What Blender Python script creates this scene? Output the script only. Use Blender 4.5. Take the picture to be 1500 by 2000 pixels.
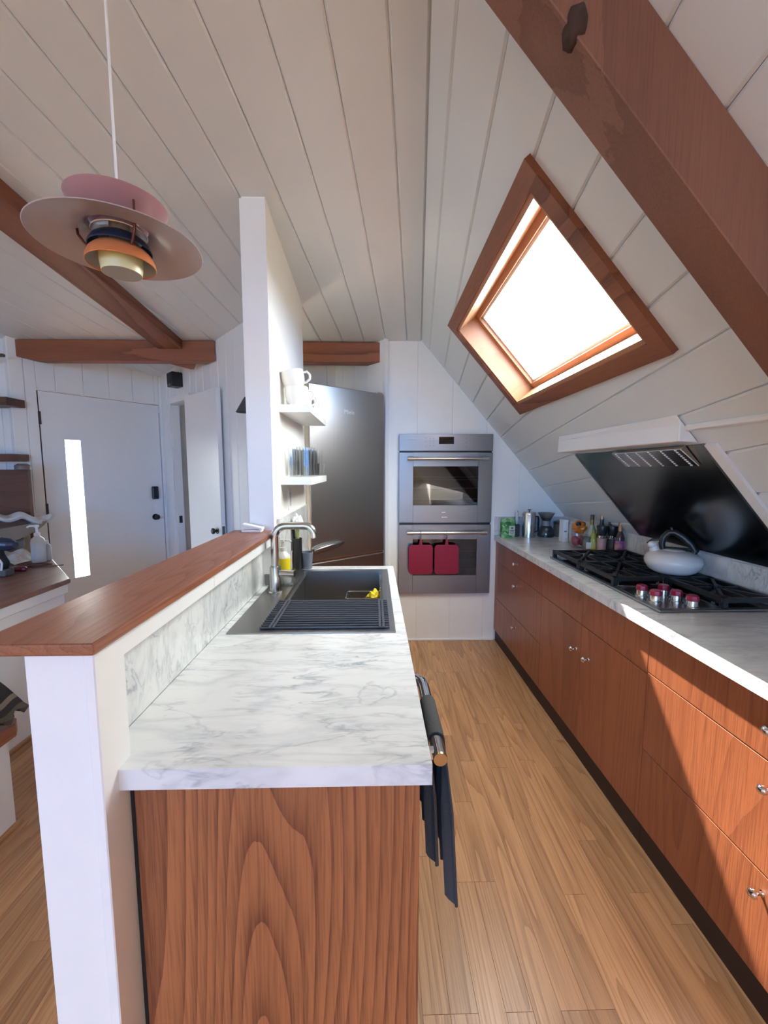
import bpy, bmesh, math, random
from mathutils import Vector, Matrix
random.seed(7)
for o in list(bpy.data.objects): bpy.data.objects.remove(o)
SC = bpy.context.scene
COL = SC.collection
V = Vector
# ------------------------------------------------------------------ camera, world, sun, exposure
cd = bpy.data.cameras.new('camera'); cam = bpy.data.objects.new('camera', cd); COL.objects.link(cam)
cam.location = (0, 0, 1.431)
cam.rotation_euler = (math.radians(90 - 5.8506), 0, math.radians(-1.3367))
cd.sensor_fit = 'VERTICAL'; cd.sensor_height = 36; cd.sensor_width = 27; cd.lens = 810 / 2000 * 36
cd.clip_start = .02
SC.camera = cam
W = bpy.data.worlds.new('sky'); SC.world = W; W.use_nodes = True
# hazy clear sky: white and bright around the sun, bluer and dimmer away from it
wn = W.node_tree; bg = wn.nodes['Background']; SUNDIR = V((1, -4.6, -6.5)).normalized()
wtc = wn.nodes.new('ShaderNodeTexCoord'); wdot = wn.nodes.new('ShaderNodeVectorMath'); wdot.operation = 'DOT_PRODUCT'; wdot.inputs[1].default_value = -SUNDIR
wn.links.new(wtc.outputs['Generated'], wdot.inputs[0])
wr = wn.nodes.new('ShaderNodeMapRange'); wr.inputs[1].default_value = -.42; wr.inputs[2].default_value = .05; wn.links.new(wdot.outputs['Value'], wr.inputs[0])
wramp = wn.nodes.new('ShaderNodeValToRGB'); wramp.color_ramp.elements[0].color = (.055, .205, .47, 1); wramp.color_ramp.elements[1].color = (.95, 1.0, .94, 1)
wn.links.new(wr.outputs[0], wramp.inputs[0]); wn.links.new(wramp.outputs[0], bg.inputs[0]); bg.inputs[1].default_value = 23.0
sd = bpy.data.lights.new('sun', 'SUN'); sd.energy = 44; sd.angle = .012; sd.color = (1, .93, .82)
sun = bpy.data.objects.new('sun', sd); COL.objects.link(sun)
sun.rotation_euler = V((1, -4.6, -6.5)).to_track_quat('-Z', 'Y').to_euler(); sun.location = (-1, 6, 8)
def portal(loc, target, sx, sy):
    l = bpy.data.lights.new('window_portal', 'AREA'); l.shape = 'RECTANGLE'; l.size = sx; l.size_y = sy
    l.cycles.is_portal = True
    o = bpy.data.objects.new('window_portal', l); COL.objects.link(o); o.location = loc
    o.rotation_euler = (V(target) - V(loc)).to_track_quat('-Z', 'Y').to_euler()
    return o
vs = SC.view_settings; vs.view_transform = 'Standard'; vs.look = 'None'; vs.gamma = 1; vs.use_curve_mapping = False
vs.exposure = 0.38
SC.cycles.max_bounces = 12; SC.cycles.diffuse_bounces = 9; SC.cycles.glossy_bounces = 3; SC.cycles.transparent_max_bounces = 12
SC.cycles.transmission_bounces = 4; SC.cycles.sample_clamp_indirect = 8; SC.cycles.caustics_reflective = False; SC.cycles.caustics_refractive = False

# ------------------------------------------------------------------ materials
MATS = {}
def newmat(name):
    m = bpy.data.materials.new(name); m.use_nodes = True; MATS[name] = m
    nt = m.node_tree; return m, nt, nt.nodes['Principled BSDF']
def N(nt, t, **k):
    n = nt.nodes.new(t)
    for a, b in k.items(): setattr(n, a, b)
    return n
def setin(node, **k):
    for a, b in k.items(): node.inputs[a].default_value = b
def rgb(c): return (c[0], c[1], c[2], 1)
def math_(nt, op, a, b=None, c=None):
    n = N(nt, 'ShaderNodeMath', operation=op)
    for i, v in enumerate((a, b, c)):
        if v is None: continue
        if isinstance(v, (int, float)): n.inputs[i].default_value = v
        else: nt.links.new(v, n.inputs[i])
    return n.outputs[0]
def mix(nt, f, a, b, mode='MIX'):
    n = N(nt, 'ShaderNodeMix', data_type='RGBA', blend_type=mode)
    for idx, v in ((0, f), (6, a), (7, b)):
        if isinstance(v, (int, float)): n.inputs[idx].default_value = v
        elif isinstance(v, tuple): n.inputs[idx].default_value = rgb(v)
        else: nt.links.new(v, n.inputs[idx])
    return n.outputs[2]
def plain(name, c, rough=.5, metal=0, spec=.5, noise=.04, scale=30, bump=0, **kw):
    m, nt, b = newmat(name)
    setin(b, Roughness=rough, Metallic=metal); b.inputs['Specular IOR Level'].default_value = spec
    tc = N(nt, 'ShaderNodeTexCoord'); nz = N(nt, 'ShaderNodeTexNoise'); nz.inputs['Scale'].default_value = scale; nz.inputs['Detail'].default_value = 3
    nt.links.new(tc.outputs['Object'], nz.inputs['Vector'])
    col = mix(nt, nz.outputs[0], tuple(x * (1 - noise) for x in c), tuple(min(1, x * (1 + noise)) for x in c))
    nt.links.new(col, b.inputs['Base Color'])
    if bump:
        bp = N(nt, 'ShaderNodeBump'); bp.inputs['Strength'].default_value = bump; bp.inputs['Distance'].default_value = .002
        nt.links.new(nz.outputs[0], bp.inputs['Height']); nt.links.new(bp.outputs[0], b.inputs['Normal'])
    for k, v in kw.items(): b.inputs[k.replace('_', ' ')].default_value = v
    return m
def wood(name, axis, light, dark, rings=16, ringscale=1.0, contrast=.75, rough=.35, var=.18, pore=.35, gloss_noise=.08, width=4.0, length=.55, wobble=.5):
    m, nt, b = newmat(name); L = nt.links.new
    tc = N(nt, 'ShaderNodeTexCoord'); oi = N(nt, 'ShaderNodeObjectInfo')
    rnd = oi.outputs['Random']
    off = N(nt, 'ShaderNodeCombineXYZ')
    for i, k in enumerate((37.0, 53.0, 71.0)): L(math_(nt, 'MULTIPLY', rnd, k), off.inputs[i])
    add = N(nt, 'ShaderNodeVectorMath', operation='ADD'); L(tc.outputs['Object'], add.inputs[0]); L(off.outputs[0], add.inputs[1])
    def mapped(ac, al):
        mp = N(nt, 'ShaderNodeMapping'); s = [ac, ac, ac]; s['XYZ'.index(axis)] = al
        mp.inputs['Scale'].default_value = s; L(add.outputs[0], mp.inputs[0]); return mp.outputs[0]
    n1 = N(nt, 'ShaderNodeTexNoise'); setin(n1, Scale=ringscale, Detail=1.5, Roughness=.45, Distortion=.15); L(mapped(width, length), n1.inputs['Vector'])
    wob = N(nt, 'ShaderNodeTexNoise'); setin(wob, Scale=1.0, Detail=4.0, Roughness=.6); L(mapped(30, 2.2), wob.inputs['Vector'])
    h = math_(nt, 'ADD', math_(nt, 'MULTIPLY', n1.outputs[0], float(rings)), math_(nt, 'MULTIPLY', wob.outputs[0], wobble))
    fr = math_(nt, 'FRACT', h)
    ring = math_(nt, 'POWER', fr, 2.6)
    po = N(nt, 'ShaderNodeTexNoise'); setin(po, Scale=1.0, Detail=2.0, Roughness=.6); L(mapped(260, 7), po.inputs['Vector'])
    pr = N(nt, 'ShaderNodeValToRGB'); pr.color_ramp.elements[0].position = .44; pr.color_ramp.elements[1].position = .66
    L(po.outputs[0], pr.inputs[0])
    big = N(nt, 'ShaderNodeTexNoise'); setin(big, Scale=1.0, Detail=2.0); L(mapped(3, .8), big.inputs['Vector'])
    f = math_(nt, 'ADD', math_(nt, 'MULTIPLY', ring, contrast), math_(nt, 'MULTIPLY', pr.outputs[0], pore))
    f = math_(nt, 'MINIMUM', f, 1.0)
    col = mix(nt, f, light, dark)
    hv = N(nt, 'ShaderNodeHueSaturation'); L(col, hv.inputs['Color'])
    val = math_(nt, 'ADD', math_(nt, 'MULTIPLY', math_(nt, 'SUBTRACT', rnd, .5), 2 * var), 1.0)
    val = math_(nt, 'ADD', val, math_(nt, 'MULTIPLY', math_(nt, 'SUBTRACT', big.outputs[0], .5), .35))
    L(val, hv.inputs['Value'])
    L(hv.outputs[0], b.inputs['Base Color'])
    L(math_(nt, 'ADD', math_(nt, 'MULTIPLY', f, gloss_noise), rough), b.inputs['Roughness'])
    bp = N(nt, 'ShaderNodeBump'); setin(bp, Strength=.25, Distance=.001); bp.invert = True; L(f, bp.inputs['Height']); L(bp.outputs[0], b.inputs['Normal'])
    return m
def marble(name, base=(.77, .77, .765), vein=(.30, .33, .37), rot=-.42):
    m, nt, b = newmat(name); L = nt.links.new
    tc = N(nt, 'ShaderNodeTexCoord')
    def ridge(scale, sc3, width, rz, detail=5, dist=.6):
        mp = N(nt, 'ShaderNodeMapping'); mp.inputs['Scale'].default_value = sc3; mp.inputs['Rotation'].default_value = (.1, .07, rz); L(tc.outputs['Object'], mp.inputs[0])
        nz = N(nt, 'ShaderNodeTexNoise'); setin(nz, Scale=scale, Detail=float(detail), Roughness=.55, Distortion=dist); L(mp.outputs[0], nz.inputs['Vector'])
        a = math_(nt, 'ABSOLUTE', math_(nt, 'SUBTRACT', nz.outputs[0], .5))
        mr = N(nt, 'ShaderNodeMapRange'); mr.inputs[1].default_value = 0; mr.inputs[2].default_value = width; mr.inputs[3].default_value = 1; mr.inputs[4].default_value = 0
        L(a, mr.inputs[0]); return mr.outputs[0]
    r1 = ridge(2.6, (1, 4.5, 2), .10, rot, 6, .5)
    r2 = ridge(7.0, (1, 4.2, 2), .06, rot + .06, 5, .7)
    r3 = ridge(1.6, (1, 2.6, 1.5), .012, rot + .25, 6, 1.0)
    mk = N(nt, 'ShaderNodeTexNoise'); setin(mk, Scale=7.0, Detail=3.0); L(tc.outputs['Object'], mk.inputs['Vector'])
    mr = N(nt, 'ShaderNodeMapRange'); mr.inputs[1].default_value = .45; mr.inputs[2].default_value = .7; L(mk.outputs[0], mr.inputs[0])
    cl = N(nt, 'ShaderNodeTexNoise'); setin(cl, Scale=2.5, Detail=4.0); L(tc.outputs['Object'], cl.inputs['Vector'])
    cl2 = N(nt, 'ShaderNodeTexNoise'); setin(cl2, Scale=5.0, Detail=2.0); L(tc.outputs['Object'], cl2.inputs['Vector'])
    c0 = mix(nt, cl.outputs[0], tuple(x * .86 for x in base), tuple(min(1, x * 1.1) for x in base))
    f = math_(nt, 'ADD', math_(nt, 'MULTIPLY', math_(nt, 'POWER', r1, 1.6), .26), math_(nt, 'MULTIPLY', math_(nt, 'MULTIPLY', math_(nt, 'POWER', r2, 1.5), mr.outputs[0]), .8))
    f = math_(nt, 'ADD', f, math_(nt, 'MULTIPLY', math_(nt, 'MULTIPLY', r3, cl2.outputs[0]), .55)); f = math_(nt, 'MINIMUM', f, .9)
    L(mix(nt, f, c0, vein), b.inputs['Base Color']); setin(b, Roughness=.22)
    return m
def steel(name, c=(.52, .52, .52), rough=.27, axis='X', streak=.1):
    m, nt, b = newmat(name); L = nt.links.new
    tc = N(nt, 'ShaderNodeTexCoord'); mp = N(nt, 'ShaderNodeMapping'); s = [220, 220, 220]; s['XYZ'.index(axis)] = 2
    mp.inputs['Scale'].default_value = s; L(tc.outputs['Object'], mp.inputs[0])
    nz = N(nt, 'ShaderNodeTexNoise'); setin(nz, Scale=1.0, Detail=2.0); L(mp.outputs[0], nz.inputs['Vector'])
    L(math_(nt, 'ADD', math_(nt, 'MULTIPLY', nz.outputs[0], streak), rough - streak / 2), b.inputs['Roughness'])
    L(mix(nt, nz.outputs[0], tuple(x * .93 for x in c), tuple(x * 1.05 for x in c)), b.inputs['Base Color'])
    setin(b, Metallic=1.0); return m
def thin_glass(name, tint=(1, 1, 1), refl=1.0, ior=1.45):
    m = bpy.data.materials.new(name); m.use_nodes = True; MATS[name] = m; nt = m.node_tree; nt.nodes.clear(); L = nt.links.new
    out = N(nt, 'ShaderNodeOutputMaterial'); mx = N(nt, 'ShaderNodeMixShader'); tr = N(nt, 'ShaderNodeBsdfTransparent'); gl = N(nt, 'ShaderNodeBsdfGlossy')
    tr.inputs[0].default_value = rgb(tint); gl.inputs['Roughness'].default_value = .02; lw = N(nt, 'ShaderNodeLayerWeight'); lw.inputs[0].default_value = .5
    fres = math_(nt, 'ADD', math_(nt, 'MULTIPLY', math_(nt, 'POWER', lw.outputs['Facing'], 4.0), .9), .045)
    nz = N(nt, 'ShaderNodeTexNoise'); nz.inputs['Scale'].default_value = 3
    f = math_(nt, 'MULTIPLY', fres, math_(nt, 'ADD', math_(nt, 'MULTIPLY', nz.outputs[0], .1), refl - .05))
    L(f, mx.inputs[0]); L(tr.outputs[0], mx.inputs[1]); L(gl.outputs[0], mx.inputs[2]); L(mx.outputs[0], out.inputs[0]); return m
def stripes(name, axis, stops, rough=.9, scale=1.0, off=0.0):
    """bands of colour along one object axis, for woven cloth and printed labels"""
    m, nt, b = newmat(name); L = nt.links.new
    tc = N(nt, 'ShaderNodeTexCoord'); sx = N(nt, 'ShaderNodeSeparateXYZ'); L(tc.outputs['Object'], sx.inputs[0])
    v = math_(nt, 'ADD', math_(nt, 'MULTIPLY', sx.outputs['XYZ'.index(axis)], scale), off)
    r = N(nt, 'ShaderNodeValToRGB'); r.color_ramp.interpolation = 'CONSTANT'; els = r.color_ramp.elements
    while len(els) < len(stops): els.new(.5)
    for e, (p, c) in zip(els, stops): e.position = p; e.color = rgb(c)
    L(v, r.inputs[0]); L(r.outputs[0], b.inputs['Base Color']); setin(b, Roughness=rough)
    nz = N(nt, 'ShaderNodeTexNoise'); nz.inputs['Scale'].default_value = 300; L(tc.outputs['Object'], nz.inputs['Vector'])
    bp = N(nt, 'ShaderNodeBump'); setin(bp, Strength=.3, Distance=.001); L(nz.outputs[0], bp.inputs['Height']); L(bp.outputs[0], b.inputs['Normal'])
    return m
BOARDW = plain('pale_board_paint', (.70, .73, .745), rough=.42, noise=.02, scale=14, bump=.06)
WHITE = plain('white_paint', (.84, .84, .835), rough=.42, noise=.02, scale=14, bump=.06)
WHITE_TRIM = plain('white_trim_paint', (.82, .82, .82), rough=.35, noise=.015, scale=20)
CREAM = plain('cream_paint', (.88, .865, .82), rough=.5, noise=.03, scale=12, bump=.08)
DARKGAP = plain('dark_recess', (.012, .01, .01), rough=.8)
TOEKICK = plain('dark_toe_kick', (.028, .012, .008), rough=.6)
BEAM = wood('redwood_beam', 'Y', (.26, .088, .038), (.13, .04, .018), rings=9, contrast=.8, rough=.5, var=.05, pore=.3, width=3, length=.35)
BEAMX = wood('redwood_beam_across', 'X', (.30, .095, .04), (.14, .04, .018), rings=9, contrast=.8, rough=.5, var=.05, pore=.3, width=3, length=.35)
BEAMZ = wood('redwood_rafter', 'Z', (.23, .09, .05), (.14, .05, .028), rings=7, contrast=.6, rough=.5, var=.05, pore=.3, width=2.5, length=.4)
OAKV = wood('red_oak_vertical', 'Z', (.37, .135, .054), (.15, .045, .019), rings=42, contrast=.78, rough=.33, var=.06, pore=.45, width=2.2, length=.26, wobble=.22)
OAKR = wood('red_oak_cabinet', 'Z', (.345, .108, .044), (.19, .052, .022), rings=22, contrast=.5, rough=.3, var=.06, pore=.45, width=2.8, length=.24, wobble=.2)
OAKY = wood('red_oak_ledge', 'Y', (.33, .118, .056), (.17, .055, .028), rings=26, contrast=.5, rough=.3, var=.05, pore=.4, width=5, length=.5)
OAKF = wood('oak_floor', 'Y', (.60, .325, .155), (.31, .135, .055), rings=20, contrast=.6, rough=.3, var=.13, pore=.34, width=6, length=.36, wobble=.5)
REVEAL = wood('skylight_lining_wood', 'Y', (.44, .205, .10), (.33, .14, .07), rings=5, contrast=.5, rough=.45, var=.04, pore=.25)
DESKW = wood('desk_top_wood', 'Y', (.22, .10, .062), (.13, .052, .035), rings=8, contrast=.6, rough=.3, var=.03, pore=.3)
DARKWOOD = wood('dark_brown_wood', 'X', (.12, .05, .032), (.07, .028, .02), rings=8, contrast=.6, rough=.4, var=.03)
MARBLE = marble('white_marble')
MARBLE2 = marble('white_marble_splash', base=(.72, .72, .71), rot=1.3)
MARBLE3 = marble('white_marble_long', base=(.74, .75, .74), rot=1.1)
STEEL = steel('brushed_steel', (.27, .27, .275), .3, 'X')
STEELV = steel('brushed_steel_fridge', (.42, .41, .395), .33, 'Z', .015)
STEELD = steel('dark_steel_panel', (.22, .22, .22), .2, 'Y', .08)
SINKST = steel('sink_steel', (.36, .35, .34), .34, 'Y', .12)
NICKEL = steel('satin_nickel', (.62, .61, .59), .2, 'Z', .04)
CHROME = plain('polished_chrome', (.82, .82, .82), rough=.08, metal=1, noise=.01)
GOLD_REFLECTION = plain('painted_gold_reflection', (.62, .46, .26), rough=.25, metal=1)  # golden tint paints the floor's reflection into the handle's end cap
IRON = plain('black_cast_iron', (.012, .012, .013), rough=.45, noise=.2, scale=120, bump=.3)
BLACK = plain('black_plastic', (.012, .012, .013), rough=.35)
BLACKGLOSS = plain('black_gloss', (.006, .006, .007), rough=.08)
GLASS = thin_glass('clear_glass')
PANE = thin_glass('window_pane', (.97, .98, 1))
OVENGLASS = thin_glass('oven_glass', (.5, .48, .46), 1.4)
OVENDARK = plain('oven_cavity', (.05, .045, .042), rough=.4)
REDKNOB = plain('crimson_knob', (.28, .006, .035), rough=.3)
REDSIL = plain('crimson_silicone', (.26, .004, .03), rough=.5)
KETTLE = plain('white_enamel', (.74, .71, .68), rough=.25, noise=.02)
CERAMIC = plain('white_ceramic', (.74, .73, .71), rough=.15, noise=.01)
PAPER = plain('white_paper', (.82, .82, .83), rough=.7)
TOWELM = plain('charcoal_towel', (.068, .065, .068), rough=.95, noise=.2, scale=200, bump=.6)
MAUVE = plain('mauve_lacquer', (.42, .365, .375), rough=.3, noise=.02)
MAUVE2 = plain('rose_lacquer', (.38, .19, .205), rough=.28, noise=.02)
NAVY = plain('navy_lacquer', (.015, .03, .075), rough=.3)
ORANGE = plain('orange_lacquer', (.62, .20, .07), rough=.4)
LEMON = plain('pale_yellow_lacquer', (.68, .64, .36), rough=.35)
COPPER = plain('dark_copper', (.14, .05, .04), rough=.3, metal=.6)
GREYSH = plain('lamp_grey', (.34, .34, .32), rough=.5)
CORD = plain('white_cord', (.75, .73, .72), rough=.6)

# ------------------------------------------------------------------ mesh helpers
class MB:
    def __init__(s): s.bm = bmesh.new()
    def _merge(s, b2):
        me = bpy.data.meshes.new('tmp'); b2.to_mesh(me); b2.free(); s.bm.from_mesh(me); bpy.data.meshes.remove(me)
    def box(s, x0, x1, y0, y1, z0, z1, bev=0, seg=1, mat=None):
        b = bmesh.new(); bmesh.ops.create_cube(b, size=1)
        for v in b.verts: v.co = V(((x0 + x1) / 2 + v.co.x * (x1 - x0), (y0 + y1) / 2 + v.co.y * (y1 - y0), (z0 + z1) / 2 + v.co.z * (z1 - z0)))
        if bev: bmesh.ops.bevel(b, geom=b.edges[:], offset=bev, segments=seg, profile=.5, affect='EDGES')
        if mat is not None: bmesh.ops.transform(b, matrix=mat, verts=b.verts)
        s._merge(b); return s
    def prism(s, pts, z0, z1, bev=0):
        b = bmesh.new(); lo = [b.verts.new((x, y, z0)) for x, y in pts]; hi = [b.verts.new((x, y, z1)) for x, y in pts]
        n = len(pts); b.faces.new(lo[::-1]); b.faces.new(hi)
        for i in range(n): b.faces.new((lo[i], lo[(i + 1) % n], hi[(i + 1) % n], hi[i]))
        bmesh.ops.recalc_face_normals(b, faces=b.faces[:])
        if bev: bmesh.ops.bevel(b, geom=b.edges[:], offset=bev, segments=1, affect='EDGES')
        s._merge(b); return s
    def hexa(s, lo, hi, bev=0):
        """solid between two polygons of 3-D points with the same count"""
        b = bmesh.new(); A = [b.verts.new(p) for p in lo]; B = [b.verts.new(p) for p in hi]; n = len(lo)
        b.faces.new(A[::-1]); b.faces.new(B)
        for i in range(n): b.faces.new((A[i], A[(i + 1) % n], B[(i + 1) % n], B[i]))
        bmesh.ops.recalc_face_normals(b, faces=b.faces[:])
        if bev: bmesh.ops.bevel(b, geom=b.edges[:], offset=bev, segments=1, affect='EDGES')
        s._merge(b); return s
    def lathe(s, prof, c=(0, 0, 0), seg=32, mat=None, closed=False):
        b = bmesh.new(); rings = []
        for r, z in prof:
            if r < 1e-6: rings.append([b.verts.new((0, 0, z))])
            else: rings.append([b.verts.new((r * math.cos(2 * math.pi * i / seg), r * math.sin(2 * math.pi * i / seg), z)) for i in range(seg)])
        prs = list(zip(rings, rings[1:])) + ([(rings[-1], rings[0])] if closed else [])
        for A, B in prs:
            for i in range(seg):
                j = (i + 1) % seg
                if len(A) == 1 and len(B) == 1: break
                if len(A) == 1: b.faces.new((A[0], B[i], B[j]))
                elif len(B) == 1: b.faces.new((A[i], A[j], B[0]))
                else: b.faces.new((A[i], A[j], B[j], B[i]))
        bmesh.ops.recalc_face_normals(b, faces=b.faces[:])
        M = Matrix.Translation(c) @ (mat if mat is not None else Matrix())
        bmesh.ops.transform(b, matrix=M, verts=b.verts); s._merge(b); return s
    def tube(s, path, r, seg=10, cap=True):
        path = [V(p) for p in path]; b = bmesh.new(); rings = []; n = len(path)
        rr = r if isinstance(r, (list, tuple)) else [r] * n
        up = None
        for i, p in enumerate(path):
            t = (path[min(i + 1, n - 1)] - path[max(i - 1, 0)]).normalized()
            if up is None: up = t.orthogonal().normalized()
            up = (up - t * up.dot(t)); up = up.normalized() if up.length > 1e-6 else t.orthogonal().normalized()
            w = t.cross(up)
            rings.append([b.verts.new(p + (up * math.cos(2 * math.pi * k / seg) + w * math.sin(2 * math.pi * k / seg)) * rr[i]) for k in range(seg)])
        for A, B in zip(rings, rings[1:]):
            for k in range(seg): b.faces.new((A[k], A[(k + 1) % seg], B[(k + 1) % seg], B[k]))
        if cap: b.faces.new(rings[0][::-1]); b.faces.new(rings[-1])
        bmesh.ops.recalc_face_normals(b, faces=b.faces[:]); s._merge(b); return s
    def grid(s, f, nu, nv, thick=0):
        b = bmesh.new(); vv = [[b.verts.new(f(i / nu, j / nv)) for j in range(nv + 1)] for i in range(nu + 1)]
        for i in range(nu):
            for j in range(nv): b.faces.new((vv[i][j], vv[i + 1][j], vv[i + 1][j + 1], vv[i][j + 1]))
        bmesh.ops.recalc_face_normals(b, faces=b.faces[:])
        if thick: bmesh.ops.solidify(b, geom=b.faces[:], thickness=thick)
        s._merge(b); return s
    def blob(s, c, rad, sub=3, amp=0, freq=3, seed=0):
        from mathutils import noise
        b = bmesh.new(); bmesh.ops.create_icosphere(b, subdivisions=sub, radius=1)
        for v in b.verts:
            k = 1 + amp * noise.noise(v.co * freq + V((seed, seed * 2.1, seed * .7)))
            v.co = V((c[0] + v.co.x * rad[0] * k, c[1] + v.co.y * rad[1] * k, c[2] + v.co.z * rad[2] * k))
        s._merge(b); return s
ROOTM = {}
def finish(name, mb, mat, parent=None, smooth=False, local=False):
    me = bpy.data.meshes.new(name); mb.bm.to_mesh(me); mb.bm.free()
    o = bpy.data.objects.new(name, me); COL.objects.link(o); me.materials.append(mat)
    if smooth:
        for p in me.polygons: p.use_smooth = True
        try: me.set_sharp_from_angle(angle=math.radians(smooth if smooth is not True else 40))
        except Exception: pass
    if parent is not None:
        o.parent = parent; M = ROOTM.get(parent.name, Matrix()); ROOTM[o.name] = M
        if not local: me.transform(M.inverted())
    return o
part = finish
def thing(name, label, cat, loc=(0, 0, 0), rotz=0, group=None):
    o = bpy.data.objects.new(name, None); COL.objects.link(o); o.location = loc; o.rotation_euler = (0, 0, rotz); o.empty_display_size = .05
    ROOTM[o.name] = Matrix.Translation(loc) @ Matrix.Rotation(rotz, 4, 'Z')
    o['label'] = label; o['category'] = cat
    if group: o['group'] = group
    return o
def tag(o, label, cat, group=None):
    o['label'] = label; o['category'] = cat
    if group: o['group'] = group
    return o
def solo(name, mb, mat, label, cat, base, group=None, smooth=False):
    """one-mesh thing with its origin at its base"""
    o = finish(name, mb, mat, None, smooth); o.data.transform(Matrix.Translation(-V(base))); o.location = base
    ROOTM[o.name] = Matrix.Translation(base); return tag(o, label, cat, group)
def struct(name, mb, mat, label=None, smooth=False):
    o = finish(name, mb, mat, None, smooth); o['kind'] = 'structure'
    if label: o['label'] = label; o['category'] = name.split('_')[0]
    return o
# 2-D convex polygon tools for boards
def clip(poly, a, b, c):
    """keep a*x+b*y<=c"""
    out = []; n = len(poly)
    for i in range(n):
        p, q = poly[i], poly[(i + 1) % n]; dp = a * p[0] + b * p[1] - c; dq = a * q[0] + b * q[1] - c
        if dp <= 0: out.append(p)
        if dp * dq < 0: t = dp / (dp - dq); out.append((p[0] + (q[0] - p[0]) * t, p[1] + (q[1] - p[1]) * t))
    return out
def area(p): return abs(sum(p[i][0] * p[(i + 1) % len(p)][1] - p[(i + 1) % len(p)][0] * p[i][1] for i in range(len(p)))) / 2 if len(p) > 2 else 0
def subtract_rect(poly, x0, x1, y0, y1):
    res = []
    if area(clip(clip(clip(clip(poly, -1, 0, -x0), 1, 0, x1), 0, -1, -y0), 0, 1, y1)) < 1e-6: return [poly]
    for h in ((1, 0, x0), (-1, 0, -x1)):
        pc = clip(poly, *h)
        if area(pc) > 1e-4: res.append(pc)
    mid = clip(clip(poly, -1, 0, -x0), 1, 0, x1)
    if len(mid) > 2:
        for h in ((0, 1, y0), (0, -1, -y1)):
            pc = clip(mid, *h)
            if area(pc) > 1e-4: res.append(pc)
    return res
def inset(poly, d, dirv=None):
    n = len(poly); s = sum(poly[i][0] * poly[(i + 1) % n][1] - poly[(i + 1) % n][0] * poly[i][1] for i in range(n))
    if s < 0: poly = poly[::-1]
    out = poly
    for i in range(n):
        p, q = poly[i], poly[(i + 1) % n]; l = math.hypot(q[0] - p[0], q[1] - p[1])
        if l < 1e-7: continue
        if dirv is not None and abs((q[0] - p[0]) * dirv[1] - (q[1] - p[1]) * dirv[0]) > l * .02: continue
        nx, ny = (q[1] - p[1]) / l, -(q[0] - p[0]) / l
        out = clip(out, nx, ny, nx * p[0] + ny * p[1] - d)
    return out
def board(poly, O, e1, e2, nin, parent, mat, gap=.003, ch=.003, th=.012, name='board', dirv=None, chh=None):
    chh = ch if chh is None else chh
    lo = inset(poly, gap, dirv)
    if len(lo) < 3 or area(lo) < 4e-4: return None
    hi = inset(lo, ch, dirv)
    f = lambda p, h: O + e1 * p[0] + e2 * p[1] + nin * h
    b = bmesh.new(); A = [b.verts.new(f(p, 0)) for p in lo]; M = [b.verts.new(f(p, th - chh)) for p in lo]
    for R0, R1 in ((A, M),):
        n = len(R0)
        for i in range(n): b.faces.new((R0[i], R0[(i + 1) % n], R1[(i + 1) % n], R1[i]))
    if len(hi) == len(lo):
        T = [b.verts.new(f(p, th)) for p in hi]; n = len(T)
        for i in range(n): b.faces.new((M[i], M[(i + 1) % n], T[(i + 1) % n], T[i]))
        b.faces.new(T)
    else: b.faces.new(M)
    bmesh.ops.recalc_face_normals(b, faces=b.faces[:])
    mb = MB(); mb.bm.free(); mb.bm = b
    return finish(name, mb, mat, parent)

# ------------------------------------------------------------------ room shell
YF = 3.36
def zceil(y): return 2.43 + .1 * (YF - y)
# ceiling: backing sheet and boards running towards the oven wall
xf = lambda y: .371 + .103 * (y - YF)
YB, YE, XL = -5.0, 4.75, -3.9
cb = MB(); cb.hexa([(XL, YB, zceil(YB) + .012), (xf(YB) + .01, YB, zceil(YB) + .012), (xf(YE) + .01, YE, zceil(YE) + .012), (XL, YE, zceil(YE) + .012)],
                   [(XL, YB, zceil(YB) + .05), (xf(YB) + .01, YB, zceil(YB) + .05), (xf(YE) + .01, YE, zceil(YE) + .05), (XL, YE, zceil(YE) + .05)])
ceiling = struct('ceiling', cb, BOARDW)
ec2 = V((0, 1, -.1)).normalized(); nc = V((0, -.1, -1)).normalized(); k2 = math.sqrt(1.01)
lines = [.371, .259]
x = .0904
while x > XL - 1.2: lines.append(x); x -= .1685
for a, b in zip(lines, lines[1:]):
    sh = lambda x0, y: x0 + .103 * (y - YF)
    pl = [(sh(b, YB), (YB - YF) * k2), (sh(a, YB), (YB - YF) * k2), (sh(a, YE), (YE - YF) * k2), (sh(b, YE), (YE - YF) * k2)]
    pl = clip(pl, -1, 0, -XL)
    if area(pl) > .01: board(pl, V((0, YF, 2.43)) - nc * .012, V((1, 0, 0)), ec2, nc, ceiling, BOARDW, gap=.0007, ch=.0065, chh=.007, th=.012, dirv=V((.103, k2)).normalized())
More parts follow.
